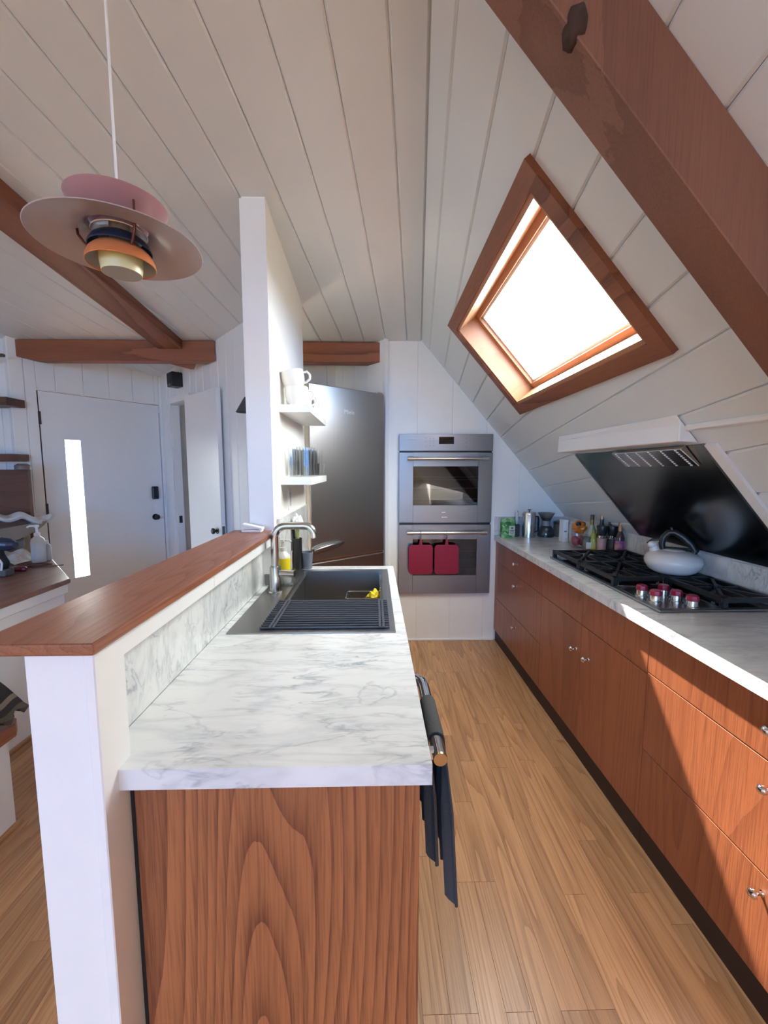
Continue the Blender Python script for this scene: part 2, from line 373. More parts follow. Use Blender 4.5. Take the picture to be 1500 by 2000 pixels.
# sloped right wall with skylight opening
SO = V((.371, YF, 2.436)); sn = V((-.757, .013, -.653)).normalized(); s1 = V((.017, 1, 0)).normalized(); s2 = sn.cross(s1)
def SP(a, b, h=0): return SO + s1 * a + s2 * b + sn * h
AB = -8.45; BM = 1.845; A1 = .16
OP = (-2.045, -.81, .222, .80)     # skylight opening a0,a1,b0,b1
sb = MB()
full = [(AB, .132 * AB - .02), (A1, -.02), (A1, BM), (AB, BM)]
for pc in subtract_rect(full, *OP): sb.hexa([SP(a, b, -.012) for a, b in pc], [SP(a, b, -.05) for a, b in pc])
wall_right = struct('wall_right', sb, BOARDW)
t = 0.0; ts = [0.0, .099]
while ts[-1] < 2.8: ts.append(ts[-1] + .1775)
for t0, t1 in zip(ts, ts[1:]):
    pl = [(AB, t0 + .132 * AB), (A1, t0 + .132 * A1), (A1, t1 + .132 * A1), (AB, t1 + .132 * AB)]
    pl = clip(pl, 0, 1, BM)
    if area(pl) < .002: continue
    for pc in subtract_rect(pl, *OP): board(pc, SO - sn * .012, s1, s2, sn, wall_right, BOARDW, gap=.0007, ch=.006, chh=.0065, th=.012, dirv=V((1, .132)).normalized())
finish('lower_wall', MB().box(1.575, 1.65, YB, YF, 0, 1.07), WHITE, wall_right)
# floor: slab, then planks where the camera sees them
fl = MB(); PX0, PX1, PY0, PY1 = -1.9, 1.08, .5, 3.36
fl.box(XL, 1.65, YB, YE, -.06, -.012)
for bx in ((XL, PX0, YB, YE), (PX1, 1.65, YB, YE), (PX0, PX1, YB, PY0), (PX0, PX1, PY1, YE)): fl.box(*bx, -.012, 0)
floor = struct('floor', fl, OAKF)
PW = .0735; pcache = {}
def plank(x, y0, y1):
    L = round(y1 - y0, 3)
    if L not in pcache:
        m = MB(); m.box(-PW / 2 + .0002, PW / 2 - .0002, .0003, L - .0003, -.0118, 0, .0005)
        o = finish('plank', m, OAKF, floor); pcache[L] = o.data
    else: o = bpy.data.objects.new('plank', pcache[L]); COL.objects.link(o); o.parent = floor
    o.location = (x, y0, 0)
rp = random.Random(3)
nx = int((PX1 - PX0) / PW); xx = PX1 - PW / 2
for i in range(nx + 1):
    x = PX1 - PW * (i + .5)
    if x < PX0 + PW / 2: x = PX0 + PW / 2
    segs = [(PY0, PY1)]
    if -.55 < x < .0: segs = [(2.3, PY1)]
    elif x < -.55: segs = [(PY0, PY1)]
    for a, b in segs:
        y = a - rp.choice([0, .15, .3, .45])
        while y < b - .01:
            L = rp.choice([.35, .45, .6, .75, .9, 1.1]); y1 = y + L
            if b - y1 < .2: y1 = b
            ys = max(y, a)
            if y1 - ys > .02: plank(x, round(ys, 2) if ys > a else a, min(round(y1, 2), b))
            y = round(y1, 2)
gm = MB()
for bx in ((-30, XL - .12, -30, 30), (1.7, 30, -30, 30), (XL - .12, 1.7, -30, YB - .12), (XL - .12, 1.7, YE + .3, 30)): gm.box(*bx, -.5, -.35)
struct('ground', gm, plain('light_blocking_ground', (.08, .105, .09), rough=.9, noise=.2, scale=2))  # ground outside, added to keep sky light from coming up from below
# generic vertical wall made of boards between two plan points, interior normal given
def board_wall(name, p, q, nin, z0, ztop, width, mat, th=.1, first=None, holes=(), label=None, gap=.0018):
    p, q = V((p[0], p[1], 0)), V((q[0], q[1], 0)); e = (q - p); L = e.length; e.normalize(); nin = V((nin[0], nin[1], 0)).normalized()
    bk = MB(); tops = lambda s: ztop((p + e * s).x, (p + e * s).y)
    base = [(0, z0), (L, z0), (L, tops(L)), (0, tops(0))]
    pcs = [base]
    for h in holes: pcs = [r for pc in pcs for r in subtract_rect(pc, *h)]
    zz = V((0, 0, 1))
    for pc in pcs: bk.hexa([p + e * a + zz * b - nin * .008 for a, b in pc], [p + e * a + zz * b - nin * th for a, b in pc])
    w = struct(name, bk, mat, label)
    cuts = [0.0]; s = first if first else width
    while s < L - .02: cuts.append(s); s += width
    cuts.append(L)
    for s0, s1_ in zip(cuts, cuts[1:]):
        pl = [(s0, z0), (s1_, z0), (s1_, tops(s1_)), (s0, tops(s0))]
        pcs = [pl]
        for h in holes: pcs = [r for pc in pcs for r in subtract_rect(pc, *h)]
        for pc in pcs: board(pc, p - nin * .008, e, zz, nin, w, mat, gap=gap, ch=.002, th=.008)
    return w
zc_ = lambda x, y: zceil(y) + .01
def zslope(x, y):   # height of the sloped wall / ceiling over the oven wall
    return min(zceil(y), 2.436 - (x - .371) * .757 / .653 * 1.0) + .012
# oven wall (polygon top follows the slope)
ow = MB(); wall_far = None
pts = [(.075, 0), (1.60, 0), (1.60, 1.05), (.371, 2.475), (.075, 2.475)]
wall_far = struct('wall_far', ow.hexa([(x, YF + .006, z) for x, z in pts], [(x, YF + .12, z) for x, z in pts]), CREAM)
cuts = [.075, .345, .625, .905, 1.185, 1.585]
for a, b in zip(cuts, cuts[1:]):
    pl = clip([(a, 0), (b, 0), (b, 2.45), (a, 2.45)], 1.16, 1, 1.16 * .371 + 2.445)
    board(pl, V((0, YF + .006, 0)), V((1, 0, 0)), V((0, 0, 1)), V((0, -1, 0)), wall_far, CREAM, gap=.0012, ch=.0015, th=.006)
finish('side_return', MB().box(.075, .09, YF + .001, 3.9, 0, 2.4), CREAM, wall_far)
finish('floor_trim', MB().box(.076, 1.0, YF - .012, YF, 0, .014, .002), WHITE_TRIM, wall_far)
# entry wall with the front door, closet wall, other walls
D0, D1 = V((-2.687, 3.45, 0)), V((-2.127, 4.234, 0)); de = (D1 - D0).normalized(); dn = V((de.y, -de.x, 0))
E0 = D0 - de * .165; E1 = D1 + de * .22
board_wall('wall_entry', E0, E1, dn, 0, zc_, .2, WHITE, first=.09, holes=((.163, .163 + .969, 0, 2.066),))
ce = V((1, -1, 0)).normalized(); C0 = V((-2.095, 4.235, 0)); C1 = V((-.60, 2.74, 0))
hs = (V((-1.935, 4.075, 0)) - C0).length; he = (V((-1.60, 3.74, 0)) - C0).length
board_wall('wall_closet', C0, C1, (-1, -1), 0, zc_, .138, WHITE, holes=((hs, he, 0, 2.04),), th=.07)
board_wall('wall_left_return', (XL, YF), (-2.775, YF), (0, -1), 0, zc_, .2, WHITE)
board_wall('wall_niche_back', (-.88, 3.37), (-.25, 3.876), (.63, -.78), 0, zc_, .6, CREAM, th=.03)
board_wall('wall_niche_side', (-.352, 3.808), (.09, 3.31), (-.75, -.66), 0, zc_, .17, WHITE, th=.03, first=.12)
# closet interior
cm = MB(); ci = V((.707, .707, 0))
for a, b in ((C0 + ci * .62, C0 + ce * .75 + ci * .62),):
    cm.hexa([a, b, b + V((0, 0, 2.35)), a + V((0, 0, 2.35))], [p + ci * .03 for p in (a, b, b + V((0, 0, 2.35)), a + V((0, 0, 2.35)))])
for s in (.0, .75):
    a, b = C0 + ce * s + ci * .07, C0 + ce * s + ci * .62
    cm.hexa([a, b, b + V((0, 0, 2.35)), a + V((0, 0, 2.35))], [p + ce * .03 for p in (a, b, b + V((0, 0, 2.35)), a + V((0, 0, 2.35)))])
struct('wall_closet_inside', cm, WHITE)
# back wall with wide window, left wall with window
def wall_with_windows(name, axis, pos, lo, hi, ztop, wins, sgn):
    w = MB(); pcs = [[(lo, 0), (hi, 0), (hi, ztop[1]), (lo, ztop[0])]]
    for h in wins: pcs = [r for pc in pcs for r in subtract_rect(pc, *h)]
    f = (lambda a, b, o: V((a, pos + o, b))) if axis == 'Y' else (lambda a, b, o: V((pos + o, a, b)))
    for pc in pcs: w.hexa([f(a, b, 0) for a, b in pc], [f(a, b, .1 * sgn) for a, b in pc])
    return struct(name, w, WHITE), f
WB = (-3.5, .2, .6, 2.65)
wb, fb = wall_with_windows('wall_back', 'Y', YB, XL, 1.66, (zceil(YB), zceil(YB)), (WB,), -1)
wl, fL = wall_with_windows('wall_left', 'X', XL, YB, 3.5, (zceil(YB), zceil(3.5)), (), -1)
def framed_window(name, f, w, nm, sgn):
    m = MB(); a0, a1, b0, b1 = w; d0, d1 = -.02 * sgn * -1, .1 * sgn
    def bar(x0, x1, y0, y1):
        p = [(x0, y0), (x1, y0), (x1, y1), (x0, y1)]; m.hexa([f(a, b, .0) for a, b in p], [f(a, b, .06 * sgn) for a, b in p])
    bar(a0, a1, b0, b0 + .05); bar(a0, a1, b1 - .05, b1); bar(a0, a0 + .05, b0, b1); bar(a1 - .05, a1, b0, b1)
    for i in range(1, nm): c = a0 + (a1 - a0) * i / nm; bar(c - .03, c + .03, b0, b1)
    fr = struct(name, m, WHITE_TRIM); g = MB()
    p = [(a0, b0), (a1, b0), (a1, b1), (a0, b1)]; g.hexa([f(a, b, .03 * sgn) for a, b in p], [f(a, b, .034 * sgn) for a, b in p]); finish('pane', g, PANE, fr)
framed_window('window_2', fb, WB, 3, -1)
portal((sum(WB[:2]) / 2, YB - .15, sum(WB[2:]) / 2), (sum(WB[:2]) / 2, 0, sum(WB[2:]) / 2), WB[1] - WB[0], WB[3] - WB[2])
# skylight: casing, lining, sash, pane
sk = MB(); a0, a1, b0, b1 = OP; cw = .062
def srect(m, r, h0, h1): m.hexa([SP(a, b, h0) for a, b in r], [SP(a, b, h1) for a, b in r])
oa0, oa1, ob0, ob1 = a0 - cw, a1 + cw, b0 - cw, b1 + cw
for q in ([(oa0, ob0), (oa1, ob0), (a1, b0), (a0, b0)], [(oa1, ob0), (oa1, ob1), (a1, b1), (a1, b0)], [(oa1, ob1), (oa0, ob1), (a0, b1), (a1, b1)], [(oa0, ob1), (oa0, ob0), (a0, b0), (a0, b1)]):
    srect(sk, q, 0, .022)
sky = struct('window_1', sk, BEAM, 'sloped roof skylight with redwood casing and deep wooden lining above the counter')
ln = MB(); w_ = .018
for q in ([(a0, b0), (a1, b0), (a1, b0 + w_), (a0, b0 + w_)], [(a0, b1 - w_), (a1, b1 - w_), (a1, b1), (a0, b1)], [(a0, b0), (a0 + w_, b0), (a0 + w_, b1), (a0, b1)], [(a1 - w_, b0), (a1, b0), (a1, b1), (a1 - w_, b1)]): srect(ln, q, .014, -.15)
finish('lining', ln, REVEAL, sky)
for dd, (h0, h1), mt, nm in ((.018, (-.105, -.15), REVEAL, 'inner_frame'), (.03, (-.125, -.155), CREAM, 'sash')):
    m = MB(); g = dd + .03
    for q in ([(a0 + dd, b0 + dd), (a1 - dd, b0 + dd), (a1 - dd, b0 + g), (a0 + dd, b0 + g)], [(a0 + dd, b1 - g), (a1 - dd, b1 - g), (a1 - dd, b1 - dd), (a0 + dd, b1 - dd)], [(a0 + dd, b0 + dd), (a0 + g, b0 + dd), (a0 + g, b1 - dd), (a0 + dd, b1 - dd)], [(a1 - g, b0 + dd), (a1 - dd, b0 + dd), (a1 - dd, b1 - dd), (a1 - g, b1 - dd)]):
        if nm == 'inner_frame': q = [(min(max(a, a0 + dd), a1 - dd), min(max(b, b0 + dd), b1 - dd)) for a, b in q]
        srect(m, q, h0, h1)
    finish(nm, m, mt, sky)
m = MB(); srect(m, [(a0 + .02, b0 + .02), (a1 - .02, b0 + .02), (a1 - .02, b1 - .02), (a0 + .02, b1 - .02)], -.146, -.15); finish('pane', m, PANE, sky)
pp = portal(SP((a0 + a1) / 2, (b0 + b1) / 2, -.2), SP((a0 + a1) / 2, (b0 + b1) / 2, 1), 1.3, .65)
# orient the portal's long side along the slope's horizontal direction
pp.matrix_world = Matrix.Translation(SP((a0 + a1) / 2, (b0 + b1) / 2, -.2)) @ Matrix((s1, s2 * 1, -sn)).transposed().to_4x4() if s1.cross(s2).dot(-sn) > 0 else Matrix.Translation(SP((a0 + a1) / 2, (b0 + b1) / 2, -.2)) @ Matrix((s1, -s2, -sn)).transposed().to_4x4()

# ------------------------------------------------------------------ beams
# rafter on the sloped wall
def rafter():
    m = MB(); ya0, ya1 = .81 - YF, .918 - YF   # along s1
    h = .132
    pr = [(ya0, 0), (ya1 + .0, 0), (ya1, h), (ya0, h)]
    lo = [SP(a + .003, -.42, k) for a, k in pr]; hi = [SP(a - .012, BM - .02, k) for a, k in pr]
    m.hexa(lo, hi, .002)
    o = solo('ceiling_beam', m, BEAMZ, 'thick redwood rafter running down the sloped wall beside the skylight', 'beam', SP(ya0, BM - .02), smooth=False)
    k = MB(); c = SP(ya0 + .012, .185, h - .016)
    k.blob(c, (.02, .03, .03), 3, .15, 2.2, 4); part('knot_hole', k, plain('knot_brown', (.05, .025, .017), rough=.9), o, smooth=True)
    return o
rafter()
m = MB(); m.hexa([(-2.775, YF, 2.30), (-2.60, YF, 2.272), (-1.232, YF, 2.272), (-1.232, YF, 2.425), (-2.765, YF, 2.425)], [(-2.775, YF + .11, 2.30), (-2.60, YF + .11, 2.272), (-1.34, YF + .11, 2.272), (-1.34, YF + .11, 2.42), (-2.765, YF + .11, 2.42)], .004)
solo('ceiling_beam', m, BEAMX, 'horizontal redwood beam over the entry in front of the white front door', 'beam', (-2, YF, 2.272))
m = MB(); m.box(-.64, .074, YF, YF + .11, 2.268, 2.42, .004)
solo('ceiling_beam', m, BEAMX, 'short redwood beam above the steel fridge', 'beam', (-.2, YF, 2.268))
m = MB(); m.hexa([(-1.672, -4.9, zceil(-4.9) - .072), (-1.484, -4.9, zceil(-4.9) - .072), (-1.484, -4.9, zceil(-4.9)), (-1.672, -4.9, zceil(-4.9))],
                 [(-1.672, YF + .02, zceil(YF) - .072), (-1.484, YF + .02, zceil(YF) - .072), (-1.484, YF + .02, zceil(YF)), (-1.672, YF + .02, zceil(YF))], .004)
solo('ceiling_beam', m, BEAM, 'long redwood beam under the white board ceiling behind the pendant lamp', 'beam', (-1.58, 0, 2.6))
m = MB(); m.hexa([(-1.63, YF + .11, 2.272), (-1.43, YF + .11, 2.272), (-1.43, YF + .11, 2.41), (-1.63, YF + .11, 2.41)], [(-1.53, 3.60, 2.262), (-1.50, 3.60, 2.262), (-1.50, 3.60, 2.40), (-1.53, 3.60, 2.40)])
solo('beam_end', m, BEAMX, 'pointed redwood beam end poking out behind the entry beam', 'beam', (-1.53, 3.5, 2.262))

# ------------------------------------------------------------------ half wall, ledge and stub wall
hw = struct('wall_half', MB().box(-.578, -.535, .75, 1.89, 0, 1.134), WHITE, 'white half wall between the living room and the sink counter')
finish('end_post', MB().box(-.578, -.464, .668, .748, 0, 1.134, .002), WHITE_TRIM, hw)
finish('corner_board', MB().box(-.4795, -.4615, .664, .746, 0, 1.134, .002), WHITE_TRIM, hw)
finish('top_board', MB().box(-.534, -.466, .749, 1.19, 1.088, 1.134, .001), WHITE_TRIM, hw)
finish('top_board', MB().box(-.534, -.466, 1.192, 1.89, 1.088, 1.134, .001), WHITE_TRIM, hw)
solo('wood_ledge', MB().box(-.646, -.448, .644, 1.9, 1.1345, 1.155, .004, 2), OAKY, 'long red oak ledge capping the white half wall', 'ledge', (-.55, 1.27, 1.1345))
wsm = MB(); wsm.hexa([(-.56, 1.89, 0), (-.46, 1.89, 0), (-.46, 2.79, 0), (-.56, 2.79, 0)], [(-.56, 1.89, zceil(1.89)), (-.46, 1.89, zceil(1.89)), (-.46, 2.79, zceil(2.79)), (-.56, 2.79, zceil(2.79))])
wst = struct('wall_stub', wsm, CREAM, 'white stub wall with two floating shelves rising from the ledge')
finish('front_board', MB().hexa([(-.566, 1.882, 1.155), (-.457, 1.882, 1.155), (-.457, 1.8895, 1.155), (-.566, 1.8895, 1.155)], [(-.566, 1.882, zceil(1.882) - .012), (-.457, 1.882, zceil(1.882) - .012), (-.457, 1.8895, zceil(1.8895) - .012), (-.566, 1.8895, zceil(1.8895) - .012)]), WHITE_TRIM, wst)

# ------------------------------------------------------------------ sink run (left)
ZC = .894; TH = .04
m = MB(); SX0, SX1, SY0, SY1 = -.475, .058, 1.335, 2.175
m.box(-.464, .105, .705, .75, ZC - TH, ZC)
m.box(-.515, .105, .75, SY0, ZC - TH, ZC); m.box(-.515, .105, SY1, 2.277, ZC - TH, ZC)
m.box(-.515, SX0, SY0, SY1, ZC - TH, ZC); m.box(SX1, .105, SY0, SY1, ZC - TH, ZC)
solo('marble_countertop', m, MARBLE, 'white veined marble countertop around the steel sink', 'countertop', (-.2, 1.5, ZC - TH))
solo('backsplash', MB().box(-.534, -.515, .75, 1.89, ZC + .0005, 1.087, .001), MARBLE2, 'marble backsplash strip below the oak ledge of the half wall', 'backsplash', (-.52, 1.3, ZC))
solo('backsplash', MB().box(-.459, -.445, 1.95, 2.785, ZC + .0005, 1.2, .001), MARBLE2, 'marble panel on the stub wall under the floating shelves', 'backsplash', (-.45, 2.3, ZC))
t = thing('sink_cabinet', 'red oak cabinet with a plain end panel under the sink counter', 'cabinet', (-.19, 1.5, 0))
part('end_panel', MB().box(-.45, .085, .728, .747, 0, ZC - TH, .001), OAKV, t)
part('body', MB().box(-.45, .062, .748, .80, .0, ZC - TH), DARKGAP, t)
part('body', MB().box(-.45, .062, 1.41, 1.44, .0, ZC - TH), OAKV, t)
part('body', MB().box(-.45, .062, 2.24, 2.26, .0, ZC - TH), OAKV, t)
part('gap_shade', MB().box(-.463, -.4505, .735, .78, 0, ZC - TH), DARKGAP, t)  # black strip put in for the shade of the gap beside the post
for y0, y1, ky in ((1.445, 1.84, 1.80), (1.844, 2.238, 1.885)):
    d = part('door', MB().box(.064, .084, y0, y1, .1, ZC - TH - .004, .001), OAKV, t)
    part('knob', MB().lathe([(0, .03), (.011, .028), (.015, .02), (.011, .012), (.006, .008), (.006, 0), (0, 0)], (.084, ky, .62), 14, Matrix.Rotation(math.radians(90), 4, 'Y')), CHROME, d, True)
part('toe_kick', MB().box(-.02, .0, .80, 2.24, 0, .098), TOEKICK, t)
# dishwasher with towel bar
t = thing('dishwasher', 'built-in dishwasher with a chrome bar handle facing the aisle', 'dishwasher', (-.15, 1.1, 0))
part('front_panel', MB().box(.062, .084, .805, 1.405, .1, ZC - TH - .003, .001), STEEL, t)
part('body', MB().box(-.4, .06, .805, 1.405, .1, ZC - TH - .005), DARKGAP, t)
hp = [(.105, 1.30, .745), (.135, 1.297, .747), (.152, 1.27, .748)] + [(.155, 1.24 - i * .03, .748) for i in range(0, 11)] + [(.155, .918, .748)]
h = part('handle', MB().tube([(.084, 1.30, .745)] + hp, .0175, 14), CHROME, t, True)
part('mount', MB().box(.084, .15, .925, .95, .735, .76, .004), CHROME, h)
part('end_cap', MB().lathe([(0, 0), (.0165, 0), (.0175, .003), (.0175, .006), (0, .006)], (.155, .912, .748), 14, Matrix.Rotation(math.radians(-90), 4, 'X')), GOLD_REFLECTION, h, True)
def towelf(u, v):
    # u: across (along the bar), v: from inner hem, over the bar, to the outer hem
    y = .985 + u * .175
    L1, L2 = .20, .315; R = .0225; tot = L1 + math.pi * R + L2; s = v * tot
    pinch = 1.0
    if s < L1: x, z = .155 - R, .748 - (L1 - s); k = (L1 - s) / L1
    elif s < L1 + math.pi * R: a = (s - L1) / R; x, z = .155 - R * math.cos(a), .748 + R * math.sin(a); k = 0
    else: x, z = .155 + R, .748 - (s - L1 - math.pi * R); k = (s - L1 - math.pi * R) / L2
    w = math.sin(u * 17 + 1) * .011 + math.sin(u * 31) * .005
    x += w * min(1, k * 2.2) + (.012 * k if s > L1 else .004 * k)
    y = 1.08 + (y - 1.08) * (1 - .28 * k) - .10 * k
    z += -.03 * k * math.sin(u * 9 + 1.0) - .05 * k * (1 - u)
    return V((x, y, z))
solo('hand_towel', MB().grid(towelf, 36, 44, .004), TOWELM, 'charcoal linen towel hanging over the chrome dishwasher handle', 'towel', (.155, 1.1, .4), smooth=60)
# sink
t = thing('sink', 'large rectangular stainless drop-in sink in the marble counter', 'sink', (-.2, 1.75, ZC))
BX0, BX1, BY0, BY1 = -.372, .036, 1.362, 2.152; zb = ZC - .235
m = MB(); zt = ZC + .004
for bx in ((-.486, .07, 1.322, BY0), (-.486, .07, BY1, 2.188), (-.486, BX0, BY0, BY1), (BX1, .07, BY0, BY1)): m.box(*bx, ZC + .0006, zt)
part('rim', m, SINKST, t)
m = MB(); w_ = .008
for bx in ((BX0 - w_, BX0, BY0 - w_, BY1 + w_), (BX1, BX1 + w_, BY0 - w_, BY1 + w_), (BX0, BX1, BY0 - w_, BY0), (BX0, BX1, BY1, BY1 + w_)): m.box(*bx, zb, ZC + .0005)
m.box(BX0 - w_, BX1 + w_, BY0 - w_, BY1 + w_, zb - .01, zb); part('bowl', m, SINKST, t)
m = MB(); m.box(BX0, BX0 + .012, BY0, BY1, ZC - .022, ZC - .016); m.box(BX1 - .012, BX1, BY0, BY1, ZC - .022, ZC - .016); part('inner_ledge', m, SINKST, t)
part('drain', MB().lathe([(.0, .002), (.03, .002), (.045, .006), (.055, .003), (.055, 0), (0, 0)], (-.16, 1.9, zb), 24), NICKEL, t, True)
# roll-up drying mat lying on the near end of the sink
t = thing('drying_mat', 'dark grey roll-up drying mat of thin rods laid over the sink', 'drying mat', (-.17, 1.5, zt))
rodm = MB().tube([(-.385, 0, 0), (.05, 0, 0)], .0042, 8); DK = plain('slate_rod', (.075, .085, .11), rough=.3, metal=.4)
proto = None
for i in range(14):
    y = 1.352 + i * .0218
    if proto is None:
        proto = finish('rod', rodm, DK, t, True, local=True); o = proto
    else: o = bpy.data.objects.new('rod', proto.data); COL.objects.link(o); o.parent = t
    o.location = V((0, y, zt + .0046)) - V(t.location) + V((0, 0, 0)); o.location.x = .17
for x in (-.352, -.34, .018, .03): part('silicone_strip', MB().box(x - .004, x + .004, 1.344, 1.642, zt + .0062, zt + .0092, .001), plain('grey_silicone_%d' % int(x * 1000), (.06, .065, .085), rough=.5), t)
# wire caddy with yellow scourer
t = thing('wire_caddy', 'thin steel wire caddy inside the sink bowl', 'caddy', (0, 1.85, ZC - .12))
m = MB(); zz = ZC - .035
for z in (zz, zz - .07): m.tube([(.03, 1.80, z), (-.12, 1.80, z), (-.128, 1.81, z), (-.128, 1.90, z), (-.12, 1.91, z), (.03, 1.91, z)], .0025, 6)
for x, y in ((-.12, 1.80), (-.12, 1.91), (-.05, 1.80), (-.05, 1.91), (.02, 1.80), (.02, 1.91)): m.tube([(x, y, zz), (x, y, zz - .07)], .002, 6)
for y in (1.82, 1.84, 1.86, 1.88): m.tube([(.03, y, zz - .07), (-.125, y, zz - .07)], .002, 6)
part('wires', m, NICKEL, t, True)
part('hook', MB().tube([(.026, 1.855, zz), (.026, 1.855, ZC - .004), (.03, 1.855, ZC + .001)], .003, 6), NICKEL, t)
solo('scourer', MB().blob((-.0, 1.85, zz - .022), (.035, .035, .043), 4, .55, 2.6, 2), plain('yellow_scourer', (.72, .55, .03), rough=.9, noise=.4, scale=150, bump=.8), 'yellow ruffled scourer in the wire caddy of the sink', 'scourer', (0, 1.85, zz - .065), smooth=True)
# faucet
t = thing('faucet', 'brushed nickel kitchen faucet with a square swan neck', 'faucet', (-.428, 1.764, zt))
fx, fy = -.428, 1.764
part('base', MB().lathe([(0, 0), (.029, 0), (.029, .006), (.024, .01), (.024, .115), (.0215, .12), (0, .12)], (fx, fy, zt), 24), NICKEL, t, 40)
pth = [(fx, fy, zt + .118), (fx, fy, 1.14)] + [(fx + .052 - .052 * math.cos(a), fy, 1.14 + .052 * math.sin(a)) for a in [math.radians(k) for k in range(15, 91, 15)]] + [(fx + .128, fy, 1.192)] + [(fx + .128 + .04 * math.sin(a), fy, 1.152 + .04 * math.cos(a)) for a in [math.radians(k) for k in range(15, 91, 15)]] + [(fx + .168, fy, 1.14)]
part('spout', MB().tube(pth, .0165, 16), NICKEL, t, True)
l = part('lever_hub', MB().tube([(fx + .02, fy, .985), (fx + .085, fy - .01, .985)], .0155, 16), NICKEL, t, 40)
part('lever', MB().tube([(fx + .072, fy - .008, .985), (fx + .074, fy - .008, 1.085)], .0045, 10), NICKEL, l, True)
# soap bottle etc behind the faucet
t = thing('soap_bottle', 'clear pump bottle with a bright yellow label behind the faucet', 'soap bottle', (-.432, 1.93, zt))
c = (-.432, 1.93, zt)
part('bottle', MB().lathe([(0, 0), (.034, 0), (.038, .006), (.038, .115), (.034, .135), (.018, .15), (.016, .158), (0, .158)], c, 28), plain('frosted_bottle', (.62, .62, .58), rough=.25), t, True)
part('label', MB().lathe([(.0386, .05), (.0392, .05), (.0392, .122), (.0386, .122)], c, 28, closed=True), plain('lemon_label', (.80, .62, .02), rough=.5), t, True)
p = part('pump', MB().lathe([(.0175, .15), (.0175, .17), (.008, .172), (.008, .196), (.013, .197), (.013, .208), (0, .208)], c, 18), plain('grey_pump', (.55, .54, .50), rough=.4), t, True)
part('nozzle', MB().tube([V(c) + V((0, 0, .203)), V(c) + V((.03, 0, .203)), V(c) + V((.042, 0, .196))], .0045, 8), plain('grey_nozzle', (.6, .6, .57), rough=.4), p, True)
t = thing('sponge', 'yellow sponge leaning on the backsplash behind the faucet', 'sponge', (-.485, 1.95, zt))
part('foam', MB().box(-.505, -.48, 1.90, 1.99, zt + .05, zt + .11, .004), plain('yellow_foam', (.75, .58, .03), rough=.95, bump=.5), t)
part('holder', MB().box(-.509, -.474, 1.885, 2.005, zt, zt + .052, .003), plain('smoke_holder', (.18, .18, .17), rough=.2), t)
solo('drinking_glass', MB().lathe([(0, 0), (.027, 0), (.031, .075), (.029, .075), (.025, .006), (0, .006)], (-.395, 1.885, zt), 22), GLASS, 'small clear glass beside the yellow soap bottle', 'glass', (-.395, 1.885, zt), smooth=True)
t = thing('brush_holder', 'black holder with a green dish brush by the stub wall', 'brush holder', (-.415, 2.215, ZC))
part('cup', MB().lathe([(0, 0), (.025, 0), (.025, .17), (.022, .17), (.022, .005), (0, .005)], (-.415, 2.215, ZC + .0005), 20), BLACK, t, True)
part('brush', MB().tube([(-.415, 2.215, ZC + .02), (-.413, 2.21, ZC + .22)], [.008, .011], 8), plain('olive_brush', (.25, .28, .09), rough=.6), t, True)
part('bristles', MB().blob((-.41, 2.21, ZC + .255), (.026, .022, .04), 3, .6, 4, 8), PAPER, t, True)
part('knife', MB().tube([(-.43, 2.222, ZC + .05), (-.437, 2.225, ZC + .25)], [.009, .007], 8), BLACK, t, True)
solo('cup', MB().lathe([(0, 0), (.026, 0), (.034, .09), (.031, .09), (.023, .006), (0, .006)], (-.368, 2.235, ZC + .0005), 22), plain('slate_cup', (.13, .15, .19), rough=.35), 'blue grey cup at the far end of the sink counter', 'cup', (-.368, 2.235, ZC), smooth=True)
t = thing('outlet', 'white outlet plate on the stub wall above the marble panel', 'outlet', (-.46, 2.25, 1.25))
part('plate', MB().box(-.46, -.454, 2.215, 2.285, 1.215, 1.33, .002), PAPER, t); part('socket', MB().box(-.4545, -.453, 2.235, 2.265, 1.235, 1.31, .001), plain('outlet_grey', (.5, .5, .5)), t)

# ------------------------------------------------------------------ floating shelves with mugs and glasses
for z1, lab in ((1.745, 'white floating shelf carrying white cups'), (1.393, 'white floating shelf carrying tall glasses')):
    solo('wall_shelf', MB().box(-.46, -.308, 2.06, 2.69, z1 - .038, z1, .0015), WHITE_TRIM, lab, 'shelf', (-.38, 2.37, z1 - .038))
def mug(loc, label, flip=False, rotz=0, tilt=0):
    t = thing('mug', label, 'mug', loc, rotz, 'white cups on the upper shelf')
    M = Matrix.Rotation(tilt, 4, 'Y')
    if flip: M = M @ Matrix.Translation((0, 0, .085)) @ Matrix.Rotation(math.pi, 4, 'X')
    prof = [(0, 0), (.032, 0), (.036, .004), (.052, .03), (.057, .06), (.058, .095), (.0555, .095), (.054, .06), (.048, .03), (.03, .008), (0, .007)]
    b = finish('cup_body', MB().lathe(prof, (0, 0, 0), 32, M), CERAMIC, t, True, local=True)
    hd = [M @ V(p) for p in ((.054, 0, .08), (.075, 0, .082), (.086, 0, .065), (.082, 0, .045), (.062, 0, .032), (.05, 0, .03))]
    finish('handle', MB().tube(hd, .006, 8), CERAMIC, t, True, local=True)
mug((-.388, 2.135, 1.745), 'white cup at the front of the upper shelf, under a tilted cup', rotz=.3)
mug((-.392, 2.135, 1.822), 'white cup tilted on top of another cup on the upper shelf', rotz=.1, tilt=-.2)
mug((-.388, 2.275, 1.745), 'white cup standing behind the stacked pair on the upper shelf', rotz=.5)
def tumbler(loc, h, r, label, group):
    o = MB().lathe([(0, 0), (r * .86, 0), (r, h), (r - .0022, h), (r * .86 - .002, .008), (0, .008)], loc, 24)
    solo('drinking_glass', o, GLASS, label, 'glass', loc, group, True)
